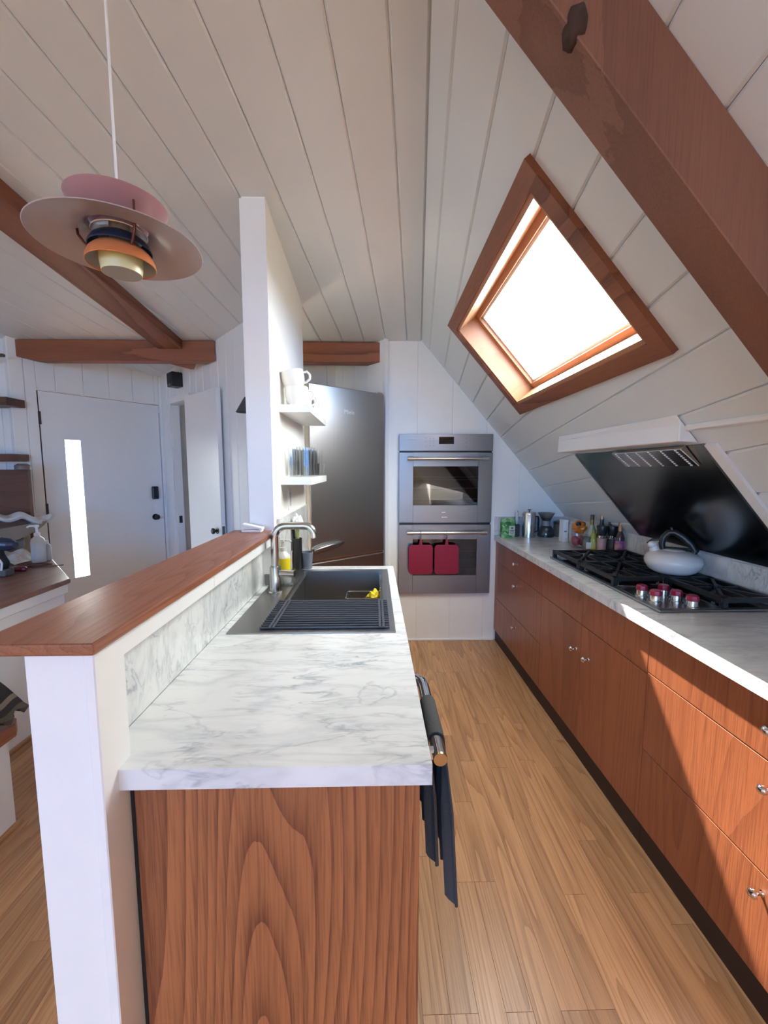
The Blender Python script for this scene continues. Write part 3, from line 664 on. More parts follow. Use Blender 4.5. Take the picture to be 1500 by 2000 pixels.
for i, (x, y) in enumerate(((-.37, 2.40), (-.37, 2.50), (-.37, 2.60))): tumbler((x, y, 1.745), .125, .036, 'clear stemless glass behind the white cups on the upper shelf', 'clear glasses on the upper shelf')
for i in range(10):
    x = -.418 + .074 * (i % 2); y = 2.105 + .103 * (i // 2)
    tumbler((x, y, 1.393), .15, .0335, 'tall clear tumbler in two rows on the lower shelf', 'tall tumblers on the lower shelf')
tumbler((-.345, 2.635, 1.393), .075, .032, 'short clear glass at the far end of the lower shelf', None)
tumbler((-.42, 2.635, 1.393), .13, .0335, 'tall clear tumbler beside the short glass on the lower shelf', None)

# ------------------------------------------------------------------ fridge
fa = math.atan2(.414, .513)
t = thing('refrigerator', 'tall stainless steel fridge freezer set at an angle beside the stub wall', 'refrigerator', (-.435, 2.822, 0), fa)
loc = dict(local=True)
part('body', MB().box(.004, .652, .06, .60, .03, 1.99, .004), plain('fridge_side', (.08, .08, .085), rough=.4), t, **loc)
d = part('upper_door', MB().box(0, .655, 0, .058, .795, 2.004, .006, 2), STEELV, t, **loc)
d2 = part('freezer_drawer', MB().box(0, .655, 0, .058, .06, .782, .006, 2), STEELV, t, **loc)
part('gap_trim', MB().box(.004, .651, .008, .06, .7825, .7945), NICKEL, t, **loc)
part('foot_panel', MB().box(.01, .645, .03, .06, 0, .058), DARKGAP, t, **loc)
part('handle', MB().tube([(.015, -.012, .872), (.06, -.022, .885), (.14, -.024, .897), (.22, -.02, .904), (.262, -.008, .906)], [.014, .018, .019, .017, .01], 12), STEEL, d, True, local=True)
part('hinge', MB().box(.60, .65, .01, .05, 2.004, 2.014, .002), NICKEL, d, **loc)
tx = bpy.data.curves.new('lettering', 'FONT'); tx.body = 'Miele'; tx.size = .042; tx.extrude = .0006
tob = bpy.data.objects.new('lettering_curve', tx); COL.objects.link(tob); dg = bpy.context.evaluated_depsgraph_get(); dg.update()
lm = bpy.data.meshes.new_from_object(tob.evaluated_get(dg)); bpy.data.objects.remove(tob)
lm.transform(Matrix.Translation((.285, -.0007, 1.826)) @ Matrix.Rotation(math.radians(90), 4, 'X'))
lo_ = bpy.data.objects.new('lettering', lm); COL.objects.link(lo_); lo_.parent = d; lm.materials.clear(); lm.materials.append(plain('silver_lettering', (.7, .7, .7), rough=.3)); ROOTM[lo_.name] = ROOTM[d.name]

# ------------------------------------------------------------------ double oven
t = thing('double_oven', 'stainless double wall oven built into the white board wall', 'oven', (.573, YF - .03, .4))
OX0, OX1, YO = .198, .950, YF - .032
part('trim_frame', MB().box(OX0 + .004, OX1 - .004, YF - .012, YF + .0, .412, 1.708), BLACK, t)
cp = part('control_panel', MB().box(OX0, OX1, YO, YF - .013, 1.578, 1.712, .002), STEEL, t)
part('display', MB().box(.515, .635, YO - .0012, YO, 1.632, 1.69), BLACKGLOSS, cp)
m = MB()
for x, zs in ((.412, (1.68, 1.65, 1.612)), (.446, (1.675, 1.657, 1.64, 1.62)), (.472, (1.675, 1.657, 1.64, 1.62)), (.497, (1.657,)), (.735, (1.68, 1.645, 1.61))):
    for z in zs: m.box(x - .0045, x + .0045, YO - .001, YO, z - .003, z + .003)
for x in (.55, .575, .60, .625): m.box(x - .004, x + .004, YO - .001, YO, 1.614, 1.620)
part('button_print', m, plain('grey_print', (.16, .16, .17), rough=.5), cp)['kind'] = 'stuff'
RACKM = plain('oven_rack_wire', (.62, .58, .54), rough=.4)
def oven_door(z0, z1, wz0, wz1, hz):
    d = part('oven_door', MB().box(OX0, .312, YO, YF - .013, z0, z1, .002).box(.836, OX1, YO, YF - .013, z0, z1, .002).box(.312, .836, YO, YF - .013, z0, wz0, .0).box(.312, .836, YO, YF - .013, wz1, z1, .0), STEEL, t)
    part('window', MB().box(.3122, .8358, YO + .003, YO + .006, wz0, wz1), OVENGLASS, d)
    cav = MB().box(.30, .85, YF + .005, YF + .009, wz0 - .01, wz1 + .01)
    part('cavity', MB().box(.312, .836, YF - .0125, YF - .0122, wz0, wz1), OVENDARK, d)
    m = MB(); Z = wz1 - wz0
    for k in (.27, .34, .56, .84): m.tube([(.315, YF - .018, wz1 - Z * k), (.833, YF - .018, wz1 - Z * k)], .0022, 6)
    part('rack', m, RACKM, d)
    h = part('handle', MB().tube([(.262, YO - .045, hz), (.905, YO - .045, hz)], .0125, 14), NICKEL, d, True)
    for x in (.285, .88):
        part('bracket', MB().tube([(x - .024, YO - .045, hz), (x + .024, YO - .045, hz)], .0165, 14).box(x - .012, x + .012, YO - .04, YO, hz - .012, hz + .012, .003), NICKEL, h, 40)
    return d
d = oven_door(1.002, 1.566, 1.143, 1.456, 1.517)
m = MB(); m.box(.545, .575, YO - .0006, YO, 1.085, 1.089).box(.545, .556, YO - .0006, YO, 1.044, 1.05).box(.56, .59, YO - .0006, YO, 1.045, 1.049); part('brand_mark', m, PAPER, d)['kind'] = 'stuff'
oven_door(.412, .985, .565, .866, .925)
for x, lab in ((.371, 'crimson silicone pot holder on the lower oven handle, on the fridge side'), (.58, 'crimson silicone pot holder on the lower oven handle, on the drawer cabinet side')):
    t = thing('pot_holder', lab, 'pot holder', (x, YF - .10, .58), 0, 'crimson pot holders on the oven handle')
    yb = YO - .052; w = .098
    m = MB(); pts = []
    for cx, cz, a0_ in ((w - .03, .24 - .03, 0), (-w + .03, .24 - .03, 90), (-w + .03, .03, 180), (w - .03, .03, 270)):
        for k in range(0, 91, 15): pts.append((x + cx + .03 * math.cos(math.radians(a0_ + k)), .59 + cz + .03 * math.sin(math.radians(a0_ + k))))
    m.hexa([(a, yb - .008, b) for a, b in pts], [(a, yb + .002, b) for a, b in pts], .002)
    part('pad', m, REDSIL, t)
    part('hanging_tab', MB().hexa([(x - .014, yb - .006, .828), (x + .014, yb - .006, .828), (x + .007, yb - .006, .875), (x - .007, yb - .006, .875)], [(x - .014, yb, .828), (x + .014, yb, .828), (x + .007, yb, .875), (x - .007, yb, .875)]), REDSIL, t)
    part('hook', MB().tube([(x, yb - .002, .866), (x, yb - .012, .90)] + [(x, YO - .045 - .0165 * math.cos(a), .925 + .0165 * math.sin(a)) for a in (0, .6, 1.2, 1.8, 2.4, 3.0)], .003, 8), NICKEL, t, True)

# ------------------------------------------------------------------ cooking run (right)
XFc = 1.0; XB = 1.556
m = MB(); KX0, KX1, KY0, KY1 = 1.068, 1.535, 1.486, 2.463
m.box(.985, XB, -.6, YF, ZC - TH, ZC)
solo('marble_countertop', m, MARBLE3, 'long white marble countertop along the sloped wall under the cooktop', 'countertop', (1.27, 1.4, ZC - TH))
solo('backsplash', MB().box(XB, XB + .018, -.6, YF, ZC - TH, 1.052, .001), MARBLE2, 'low marble backsplash along the foot of the sloped wall', 'backsplash', (XB, 1.4, ZC))
solo('backsplash', MB().box(.987, XB - .001, YF - .014, YF - .001, ZC + .0005, 1.045, .001), MARBLE2, 'short marble backsplash on the oven wall behind the coffee things', 'backsplash', (1.27, YF, ZC))
ZT = ZC - TH - .004
def cabknob(parent, y, z):
    part('knob', MB().lathe([(0, .034), (.007, .033), (.0125, .027), (.0125, .021), (.007, .015), (.0045, .012), (.0045, .002), (.008, 0), (0, 0)], (XFc, y, z), 16, Matrix.Rotation(math.radians(-90), 4, 'Y')), CHROME, parent, True)
def front(parent, nm, y0, y1, z0, z1, knob=None, wide=.0015):
    d = part(nm, MB().box(XFc, XFc + .02, y0 + wide, y1 - wide, z0 + wide, z1 - wide, .001), OAKR, parent)
    if knob: cabknob(d, *knob)
def cab(label, y0, y1):
    t = thing('base_cabinet', label, 'cabinet', (1.2, (y0 + y1) / 2, 0))
    part('body', MB().box(XFc + .021, XB - .01, y0 + .001, y1 - .001, .1, ZT), TOEKICK, t)
    part('toe_kick', MB().box(1.014, 1.03, y0 + .001, y1 - .001, 0, .1), TOEKICK, t)
    return t
t = cab('red oak three drawer cabinet beside the double oven', 2.395, 3.35)
front(t, 'filler', 3.29, 3.35, .1, ZT); front(t, 'drawer', 2.395, 3.29, .685, ZT, (2.835, .77)); front(t, 'drawer', 2.395, 3.29, .378, .685, (2.83, .612)); front(t, 'drawer', 2.395, 3.29, .1, .378, (2.825, .312))
t = cab('red oak two door cabinet under the cooktop', 1.432, 2.395)
front(t, 'top_panel', 1.914, 2.395, .685, ZT); front(t, 'top_panel', 1.432, 1.914, .685, ZT)
front(t, 'door', 1.914, 2.395, .1, .685, (1.958, .545)); front(t, 'door', 1.432, 1.914, .1, .685, (1.838, .545))
t = cab('red oak three drawer cabinet with a sunlit front past the cooktop', .47, 1.432)
front(t, 'drawer', .47, 1.432, .693, ZT, (.95, .782)); front(t, 'drawer', .47, 1.432, .393, .693, (.947, .627)); front(t, 'drawer', .47, 1.432, .1, .393, (.945, .339))
t = cab('red oak cabinet at the near end of the cooking run', -.58, .47)
front(t, 'drawer', -.05, .47, .693, ZT, (.2, .782)); front(t, 'door', -.05, .47, .1, .693, (.4, .62)); front(t, 'door', -.58, -.05, .1, ZT, (-.1, .62))
# cooktop
t = thing('cooktop', 'black and steel gas cooktop with five crimson knobs set in the marble', 'cooktop', ((KX0 + KX1) / 2, (KY0 + KY1) / 2, ZC))
part('tray', MB().box(KX0, KX1, KY0, KY1, ZC + .0006, ZC + .012, .004, 2), STEEL, t)
part('burner_well', MB().box(KX0 + .02, KX1 - .012, KY0 + .325, KY1 - .02, ZC + .012, ZC + .0135), BLACKGLOSS, t)
part('burner_well', MB().box(1.325, KX1 - .012, KY0 + .02, KY0 + .32, ZC + .012, ZC + .0135), BLACKGLOSS, t)
part('control_area', MB().box(KX0 + .018, 1.315, KY0 + .018, KY0 + .315, ZC + .012, ZC + .0132), steel('dark_tray', (.30, .28, .28), .25, 'Y'), t)
gz0, gz1 = ZC + .034, ZC + .052
def gbar(m, p, q, w=.011, z0=gz0, z1=gz1):
    p, q = V((p[0], p[1], 0)), V((q[0], q[1], 0)); e = (q - p).normalized(); s = V((-e.y, e.x, 0)) * w / 2
    c = [p - s, q - s, q + s, p + s]; m.hexa([(v.x, v.y, z0) for v in c], [(v.x, v.y, z1) for v in c])
def grate(x0, x1, y0, y1, cells):
    m = MB(); i = .006
    P4 = [(x0 + i, y0 + i), (x1 - i, y0 + i), (x1 - i, y1 - i), (x0 + i, y1 - i)]
    for k in range(4): gbar(m, P4[k], P4[(k + 1) % 4], .016)
    for px, py in P4: m.box(px - .01, px + .01, py - .01, py + .01, ZC + .0136, gz1)
    for cx0, cx1 in cells:
        cx, cy = (cx0 + cx1) / 2, (y0 + y1) / 2; r = .028
        gbar(m, (cx0, y0), (cx0, y1)) if cx0 > x0 + .02 else None
        for a, b in (((cx0, y0), (cx, cy)), ((cx1, y0), (cx, cy)), ((cx1, y1), (cx, cy)), ((cx0, y1), (cx, cy)), ((cx, y0), (cx, cy)), ((cx, y1), (cx, cy)), ((cx0, cy), (cx, cy)), ((cx1, cy), (cx, cy))):
            A, B = V((a[0], a[1])), V((b[0], b[1])); d = (B - A); B2 = A + d * (1 - r / d.length)
            gbar(m, A, B2, .012)
    return part('grate', m, IRON, t)
def burner(x, y, r=.045):
    b = part('burner', MB().lathe([(0, 0), (r, 0), (r, .008), (r * .7, .012), (r * .7, .018), (0, .02)], (x, y, ZC + .0136), 24), plain('burner_grey_%d' % int(x * 1e3 + y * 1e4), (.12, .12, .12), rough=.4, metal=.6), t, 40)
    part('igniter', MB().lathe([(0, .0), (.005, 0), (.005, .018), (0, .02)], (x + r * .9, y + .02, ZC + .0136), 8), CHROME, b)
gx0, gx1 = KX0 + .016, KX1 - .008; xm = (gx0 + gx1) / 2
grate(gx0, gx1, 2.138, KY1 - .014, ((gx0, xm), (xm, gx1))); grate(gx0, gx1, 1.812, 2.134, ((gx0, xm), (xm, gx1)))
grate(1.322, gx1, KY0 + .012, 1.808, ((1.322, gx1),))
for b in ((1.19, 2.29), (1.42, 2.29), (1.19, 1.97), (1.42, 1.97, .05), (1.425, 1.65)): burner(*b)
for x, y in ((1.113, 1.66), (1.12, 1.585), (1.205, 1.66), (1.203, 1.583), (1.215, 1.515)):
    k = part('control_knob', MB().lathe([(0, 0), (.025, 0), (.025, .004), (.0205, .006), (.0195, .026), (0, .026)], (x, y, ZC + .0133), 18), NICKEL, t, 30)
    part('cap', MB().lathe([(.0, .026), (.022, .026), (.0225, .029), (.0205, .044), (.017, .047), (0, .047)], (x, y, ZC + .0133), 8), REDKNOB, k, 20)
part('steel_strip', MB().box(1.09, 1.19, 1.795, 1.805, ZC + .0133, ZC + .016), NICKEL, t)
# kettle
kx, ky, kz = 1.41, 1.895, gz1 + .0005
t = thing('kettle', 'squat cream enamel kettle with a black arched handle on the cooktop', 'kettle', (kx, ky, kz))
KM = Matrix.Translation((kx, ky, kz)) @ Matrix.Scale(.92, 4)
part('body', MB().lathe([(0, 0), (.07, 0), (.085, .003), (.108, .018), (.124, .045), (.128, .062), (.122, .082), (.105, .1), (.075, .112), (.05, .116), (.05, .113), (0, .113)], (0, 0, 0), 48, KM), KETTLE, t, True)
part('lid', MB().lathe([(0, .124), (.03, .1225), (.047, .119), (.05, .116), (0, .116)], (0, 0, 0), 32, KM), KETTLE, t, True)
hd = V((.85, -.52, 0)).normalized(); o3 = V((0, 0, 0)); kk = lambda pts: [KM @ p for p in pts]
part('handle', MB().tube(kk([o3 + hd * .075 + V((0, 0, .095)), o3 + hd * .09 + V((0, 0, .12)), o3 + hd * .07 + V((0, 0, .15)), o3 + hd * .035 + V((0, 0, .185)), o3 + hd * .0 + V((0, 0, .207)), o3 - hd * .025 + V((0, 0, .205)), o3 - hd * .045 + V((0, 0, .18)), o3 - hd * .052 + V((0, 0, .145)), o3 - hd * .045 + V((0, 0, .115))]), [.014, .0165, .016, .015, .0145, .014, .014, .014, .013], 14), BLACK, t, True)
part('trigger', MB().tube(kk([o3 - hd * .01 + V((0, 0, .21)), o3 - hd * .016 + V((0, 0, .232))]), [.008, .005], 8), BLACK, t, True)
sp = part('spout', MB().tube(kk([o3 - hd * .07 + V((0, 0, .09)), o3 - hd * .09 + V((0, 0, .125))]), [.026, .02], 14), KETTLE, t, True)
part('spout_cap', MB().blob(KM @ (o3 - hd * .094 + V((0, 0, .137))), (.02, .02, .018), 3), KETTLE, sp, True)
part('spout_lever', MB().tube(kk([o3 - hd * .115 + V((0, 0, .14)), o3 - hd * .095 + V((0, 0, .162)), o3 - hd * .05 + V((0, 0, .17))]), .006, 8), BLACK, sp, True)
part('lid_rest', MB().tube(kk([o3 - hd * .045 + V((0, 0, .122)), o3 + hd * .07 + V((0, 0, .122))]), .009, 8), BLACK, t, True)
# hood and steel panel
def hood():
    t = thing('range_hood', 'white slim range hood canopy on the sloped wall over the cooktop', 'range hood', (1.08, 1.9, 1.52))
    y0, y1 = 1.425, 2.375
    prof = [(1.052, 1.585), (1.050, 1.528), (1.135, 1.523)]
    def slope_x(z, y): return SO.x + (SO.z - z) * s2.x / (-s2.z) + (y - YF) * .017
    pr = lambda y: [(1.052, y, 1.588), (1.050, y, 1.528), (slope_x(1.523, y) - .004, y, 1.523), (slope_x(1.62, y) - .004, y, 1.62)]
    part('canopy', MB().hexa(pr(y0), pr(y1), .003), WHITE_TRIM, t)
    m = MB(); f = part('filter', MB().box(1.0, 1.001, 0, .001, 0, .001), STEEL, t); 
    me = MB()
    # light and filter housing below the canopy, lying against the steel panel
    A = lambda a, b, h: SP(a, b, h)
    fa0, fa1 = 1.50 - YF, 1.95 - YF; fb0, fb1 = 1.205, 1.30
    me.hexa([A(fa0, fb0, .006), A(fa1, fb0, .006), A(fa1, fb1, .006), A(fa0, fb1, .006)], [A(fa0, fb0, .03), A(fa1, fb0, .03), A(fa1, fb1, .014), A(fa0, fb1, .014)], .002)
    fo = f; bpy.data.objects.remove(f)
    f = part('filter', me, NICKEL, t)
    hm = MB(); 
    for i in range(6):
        a = fa0 + .03 + i * .078
        for k in range(9):
            bb = fb0 + .006 + k * .0102; hh = .03 - (.016) * (bb - fb0) / (fb1 - fb0) + .0004
            c = A(a, bb, hh); hm.hexa([c + s1 * dx + s2 * dy for dx, dy in ((-.005, -.0028), (.005, -.0028), (.005, .0028), (-.005, .0028))], [c + s1 * dx + s2 * dy + sn * .001 for dx, dy in ((-.005, -.0028), (.005, -.0028), (.005, .0028), (-.005, .0028))])
    part('vent_slots', hm, PAPER, f)['kind'] = 'stuff'
    m = MB(); m.tube([SP(.926 - YF, 1.132, .008), SP(1.425 - YF, 1.132, .008)], .012, 8); part('pipe', m, WHITE_TRIM, t, True)
hood()
t = thing('splash_panel', 'dark polished steel splash panel on the sloped wall behind the cooktop', 'splash panel', (1.35, 1.9, 1.06))
m = MB(); pa0, pa1 = 1.42 - YF, 2.36 - YF
q = [(pa0, 1.21), (pa1, 1.21), (pa1, 1.822), (pa0, 1.822)]; m.hexa([SP(a, b, .001) for a, b in q], [SP(a, b, .005) for a, b in q]); part('sheet', m, STEELD, t)
for a in (pa0, pa1):
    q = [(a - .008, 1.21), (a + .008, 1.21), (a + .008, 1.822), (a - .008, 1.822)]
    part('edge_trim', MB().hexa([SP(x, y, .0052) for x, y in q], [SP(x, y, .008) for x, y in q]), STEEL, t)
q = [(pa0 - .055, 1.21), (pa0 - .01, 1.21), (pa0 - .01, 1.822), (pa0 - .055, 1.822)]
part('side_strip', MB().hexa([SP(x, y, .0005) for x, y in q], [SP(x, y, .012) for x, y in q]), WHITE_TRIM, t)

# ------------------------------------------------------------------ things on the cooking counter
ZK = ZC + .0006
def rev(name, prof, c, mat, parent, seg=24, smooth=True): return part(name, MB().lathe(prof, c, seg), mat, parent, smooth)
# green bag
t = thing('coffee_bag', 'green printed paper bag with a cream label by the oven wall', 'bag', (1.06, 3.25, ZK))
def bagf(u, v):
    a = u * 2 * math.pi; k = 1 - .85 * max(0, (v - .8) / .2); sq = lambda c: math.copysign(abs(c) ** .5, c)
    return V((1.06 + .056 * sq(math.cos(a)) * (1 - .04 * v), 3.25 + .034 * sq(math.sin(a)) * (k if v > .8 else 1), ZK + .15 * v + .004 * math.sin(a * 3 + v * 5) * v))
m = MB().grid(bagf, 32, 10); m.box(1.012, 1.108, 3.222, 3.278, ZK, ZK + .003)
mg, nt, b = newmat('green_leaf_print'); tc = N(nt, 'ShaderNodeTexCoord'); vo = N(nt, 'ShaderNodeTexVoronoi'); vo.inputs['Scale'].default_value = 45; nt.links.new(tc.outputs['Object'], vo.inputs['Vector'])
r_ = N(nt, 'ShaderNodeValToRGB'); els = r_.color_ramp.elements; els[0].color = (.02, .12, .03, 1); els[1].color = (.35, .55, .30, 1); e = els.new(.5); e.color = (.08, .30, .07, 1)
sp_ = N(nt, 'ShaderNodeSeparateColor'); nt.links.new(vo.outputs['Color'], sp_.inputs[0]); nt.links.new(sp_.outputs[0], r_.inputs[0]); nt.links.new(r_.outputs[0], b.inputs['Base Color']); b.inputs['Roughness'].default_value = .5
part('bag', m, mg, t, True)
l = part('label', MB().box(1.062, 1.108, 3.213, 3.2155, ZK + .02, ZK + .095, .0005), plain('cream_label', (.55, .58, .48), rough=.6), t)
part('label_print', MB().box(1.07, 1.10, 3.2122, 3.213, ZK + .055, ZK + .06).box(1.068, 1.102, 3.2122, 3.213, ZK + .044, ZK + .049).box(1.072, 1.098, 3.2122, 3.213, ZK + .03, ZK + .034).box(1.078, 1.092, 3.2122, 3.213, ZK + .07, ZK + .084), plain('label_ink', (.06, .09, .05)), l)
t = thing('milk_frother', 'handheld milk frother with a white grip in a dark stand', 'milk frother', (1.155, 3.27, ZK))
part('stand', MB().box(1.122, 1.166, 3.265, 3.31, ZK, ZK + .10, .006), plain('charcoal_stand', (.05, .05, .05), rough=.5), t)
part('grip', MB().tube([(1.146, 3.285, ZK + .10), (1.145, 3.283, ZK + .14), (1.144, 3.28, ZK + .20)], [.006, .014, .010], 12), CERAMIC, t, True)
part('button', MB().lathe([(0, 0), (.006, 0), (.006, .012), (0, .013)], (1.144, 3.28, ZK + .198), 10), NICKEL, t)
part('ring', MB().tube([(1.128, 3.283, ZK + .155), (1.162, 3.283, ZK + .155)], .006, 8), NICKEL, t)
t = thing('french_press', 'brushed steel coffee press standing by the oven wall', 'coffee press', (1.225, 3.235, ZK)); c = (1.225, 3.235, ZK)
rev('body', [(0, 0), (.05, 0), (.05, .185), (.047, .19), (0, .19)], c, NICKEL, t, 36, 40)
rev('lid', [(.0505, .186), (.0505, .196), (.045, .203), (0, .204)], c, NICKEL, t, 36, 40)
rev('plunger_knob', [(.004, .2), (.004, .215), (.014, .217), (.014, .223), (0, .224)], c, BLACK, t, 14)
part('handle', MB().tube([(1.268, 3.24, ZK + .165), (1.30, 3.245, ZK + .165), (1.305, 3.245, ZK + .14), (1.305, 3.245, ZK + .05), (1.268, 3.24, ZK + .04)], .007, 8), BLACK, t, True)
part('spout', MB().tube([(1.18, 3.22, ZK + .175), (1.163, 3.213, ZK + .192)], [.014, .008], 8), NICKEL, t, True)
t = thing('pour_over_carafe', 'hourglass glass coffee carafe with a grey funnel', 'carafe', (1.375, 3.265, ZK)); c = (1.375, 3.265, ZK)
rev('glass', [(0, 0), (.062, 0), (.066, .02), (.05, .07), (.022, .105), (.022, .11), (.06, .185), (.058, .185), (.02, .11), (.048, .07), (.062, .02), (.06, .004), (0, .004)], c, thin_glass('smoky_glass', (.75, .75, .75)), t, 30)
rev('collar', [(.024, .085), (.034, .09), (.031, .11), (.033, .13), (.024, .128), (.023, .11)], c, plain('grey_collar', (.26, .25, .24), rough=.5), t, 20)
rev('funnel', [(.024, .125), (.066, .192), (.064, .193), (.02, .127)], c, plain('steel_funnel', (.42, .42, .42), rough=.3, metal=.8), t, 24)
part('bead', MB().blob((1.367, 3.232, ZK + .062), (.012, .01, .014), 2), CERAMIC, t, True)
t = thing('canister', 'dark smoky canister with a black lid in the far corner', 'canister', (1.495, 3.29, ZK)); c = (1.495, 3.29, ZK)
rev('jar', [(0, 0), (.045, 0), (.045, .1), (0, .1)], c, plain('smoke_jar', (.10, .10, .105), rough=.15), t, 24, 40); rev('lid', [(.048, .1), (.048, .118), (.03, .122), (0, .122)], c, BLACK, t, 24, 40)
t = thing('carton', 'tall white carton on the counter by the far corner', 'carton', (1.425, 3.04, ZK))
part('box', MB().box(1.395, 1.435, 3.01, 3.07, ZK, ZK + .165, .001), PAPER, t); part('print', MB().box(1.405, 1.425, 3.0092, 3.01, ZK + .075, ZK + .085), plain('carton_ink', (.2, .2, .22)), t)
t = thing('paper_roll', 'off-white paper packet leaning behind the carton', 'packet', (1.475, 3.03, ZK)); part('packet', MB().box(1.445, 1.505, 3.0, 3.04, ZK, ZK + .14, .01, 2), plain('offwhite_packet', (.55, .53, .50), rough=.8), t); part('flap', MB().box(1.452, 1.498, 3.012, 3.026, ZK + .138, ZK + .155, .003), plain('offwhite_flap', (.6, .58, .55), rough=.8), t)
t = thing('glass_bowl', 'glass bowl holding pink and crimson packets', 'bowl', (1.40, 2.80, ZK)); c = (1.40, 2.80, ZK)
rev('bowl', [(0, 0), (.04, 0), (.058, .035), (.06, .10), (.058, .10), (.055, .035), (.038, .005), (0, .005)], c, GLASS, t, 28)
part('handle', MB().tube([(1.345, 2.80, ZK + .085), (1.322, 2.80, ZK + .07), (1.326, 2.80, ZK + .04), (1.348, 2.80, ZK + .03)], .005, 8), GLASS, t, True)
solo('snack_packet', MB().blob((1.383, 2.79, ZK + .048), (.026, .036, .036), 3, .3, 2, 3), plain('crimson_packet', (.32, .03, .07), rough=.3, noise=.4, scale=40), 'crimson wrapped packet inside the glass bowl', 'packet', (1.392, 2.795, ZK + .006), smooth=True)
solo('snack_packet', MB().blob((1.432, 2.81, ZK + .05), (.018, .03, .036), 3, .3, 2, 6), plain('pink_packet', (.5, .16, .2), rough=.3, noise=.3, scale=40), 'pink wrapped packet inside the glass bowl', 'packet', (1.42, 2.81, ZK + .01), smooth=True)
t = thing('snack_bag', 'orange and black foil bag perched on the glass bowl', 'bag', (1.415, 2.80, ZK + .1))
part('foil', MB().blob((1.415, 2.805, ZK + .138), (.045, .035, .042), 4, .35, 2.4, 9), plain('orange_foil', (.70, .17, .015), rough=.3, noise=.5, scale=25), t, True)
part('print', MB().blob((1.398, 2.785, ZK + .165), (.017, .016, .016), 3, .3, 3, 1).blob((1.437, 2.80, ZK + .166), (.016, .014, .014), 3, .3, 3, 2), plain('black_foil', (.02, .015, .015), rough=.3), t, True)
def bottle(label, x, y, r, hb, hn, body, neck, capm, lab=None, capH=.03, name='bottle', group=None):
    t = thing(name, label, 'bottle', (x, y, ZK), 0, group); c = (x, y, ZK)
    rev('glass', [(0, 0), (r * .95, 0), (r, .005), (r, hb), (r * .8, hb + .02), (r * .42, hb + .045), (r * .38, hn), (0, hn)], c, body, t)
    rev('cap', [(r * .46, hn - capH), (r * .46, hn + .004), (r * .38, hn + .007), (0, hn + .007)], c, capm, t, 18, 40)
    if lab: rev('label', [(r + .0006, hb * .22), (r + .0006, hb * .85)], c, lab, t)
OILG = plain('green_oil', (.22, .24, .06), rough=.12); DARKB = plain('dark_bottle', (.012, .016, .012), rough=.1); AMB = plain('plum_bottle', (.045, .015, .022), rough=.12)
GOLD = plain('gold_foil', (.30, .19, .06), rough=.35, metal=.5); COPC = plain('copper_cap', (.45, .25, .16), rough=.35, metal=.5)
bottle('olive oil bottle with a black and gold neck behind the jars', 1.47, 2.745, .026, .12, .225, plain('pale_oil_bottle', (.42, .44, .33), rough=.12), None, plain('gold_black_cap', (.05, .04, .025), rough=.35), None, .03)
t = bpy.data.objects[[o.name for o in bpy.data.objects if o.get('label', '').startswith('olive oil')][0]]
rev('neck_foil', [(.0122, .165), (.012, .2)], (1.47, 2.745, ZK), GOLD, t)
t = thing('jar', 'small round jar with a white square label beside the glass bowl', 'jar', (1.42, 2.70, ZK)); c = (1.42, 2.70, ZK)
rev('glass', [(0, 0), (.028, 0), (.03, .01), (.03, .06), (.024, .075), (0, .075)], c, plain('jar_olive', (.16, .15, .11), rough=.2), t); rev('lid', [(.027, .072), (.027, .09), (0, .092)], c, plain('jar_lid', (.09, .12, .08), rough=.4), t, 20, 40)
part('label', MB().box(1.397, 1.435, 2.668, 2.6695, ZK + .015, ZK + .058), PAPER, t)
bottle('short yellow-green bottle between the jar and the salt grinder', 1.452, 2.68, .026, .075, .135, plain('yellow_oil', (.42, .38, .06), rough=.15), None, OILG, plain('lime_label', (.50, .50, .14), rough=.5), .02)
def grinder(label, x, y, fill):
    t = thing('spice_grinder', label, 'grinder', (x, y, ZK)); c = (x, y, ZK)
    rev('glass', [(0, 0), (.026, 0), (.028, .005), (.026, .05), (.028, .1), (0, .1)], c, fill, t); rev('collar', [(.025, .1), (.025, .118), (0, .118)], c, CHROME, t, 24, 40)
    rev('cap', [(.024, .118), (.028, .14), (.034, .175), (.032, .18), (0, .18)], c, BLACK, t, 24, 40)
grinder('pink salt grinder with a flared black top beside the cooktop', 1.452, 2.585, plain('pink_salt', (.52, .30, .27), rough=.5, noise=.35, scale=160))
grinder('black pepper grinder with a flared black top beside the cooktop', 1.512, 2.572, plain('peppercorns', (.05, .04, .04), rough=.4, noise=.8, scale=220))
bottle('dark sauce bottle with a copper cap behind the pepper grinder', 1.49, 2.662, .027, .14, .235, DARKB, None, COPC, None, .022, group=None)
bottle('dark vinegar bottle with a copper cap next to the plum bottle', 1.526, 2.625, .024, .14, .235, DARKB, None, plain('copper_cap_pale', (.5, .3, .22), rough=.35, metal=.5), None, .03)
mlab, nt, b = newmat('purple_orange_label'); tc = N(nt, 'ShaderNodeTexCoord'); nz = N(nt, 'ShaderNodeTexNoise'); nz.inputs['Scale'].default_value = 30; nt.links.new(tc.outputs['Object'], nz.inputs['Vector'])
r_ = N(nt, 'ShaderNodeValToRGB'); r_.color_ramp.elements[0].position = .4; r_.color_ramp.elements[0].color = (.30, .06, .28, 1); r_.color_ramp.elements[1].position = .6; r_.color_ramp.elements[1].color = (.55, .25, .18, 1)
nt.links.new(nz.outputs[0], r_.inputs[0]); nt.links.new(r_.outputs[0], b.inputs['Base Color'])
bottle('plum coloured bottle with a pink and purple label and copper neck', 1.52, 2.505, .027, .115, .205, AMB, None, plain('copper_neck', (.38, .18, .09), rough=.35, metal=.4), mlab, .06)
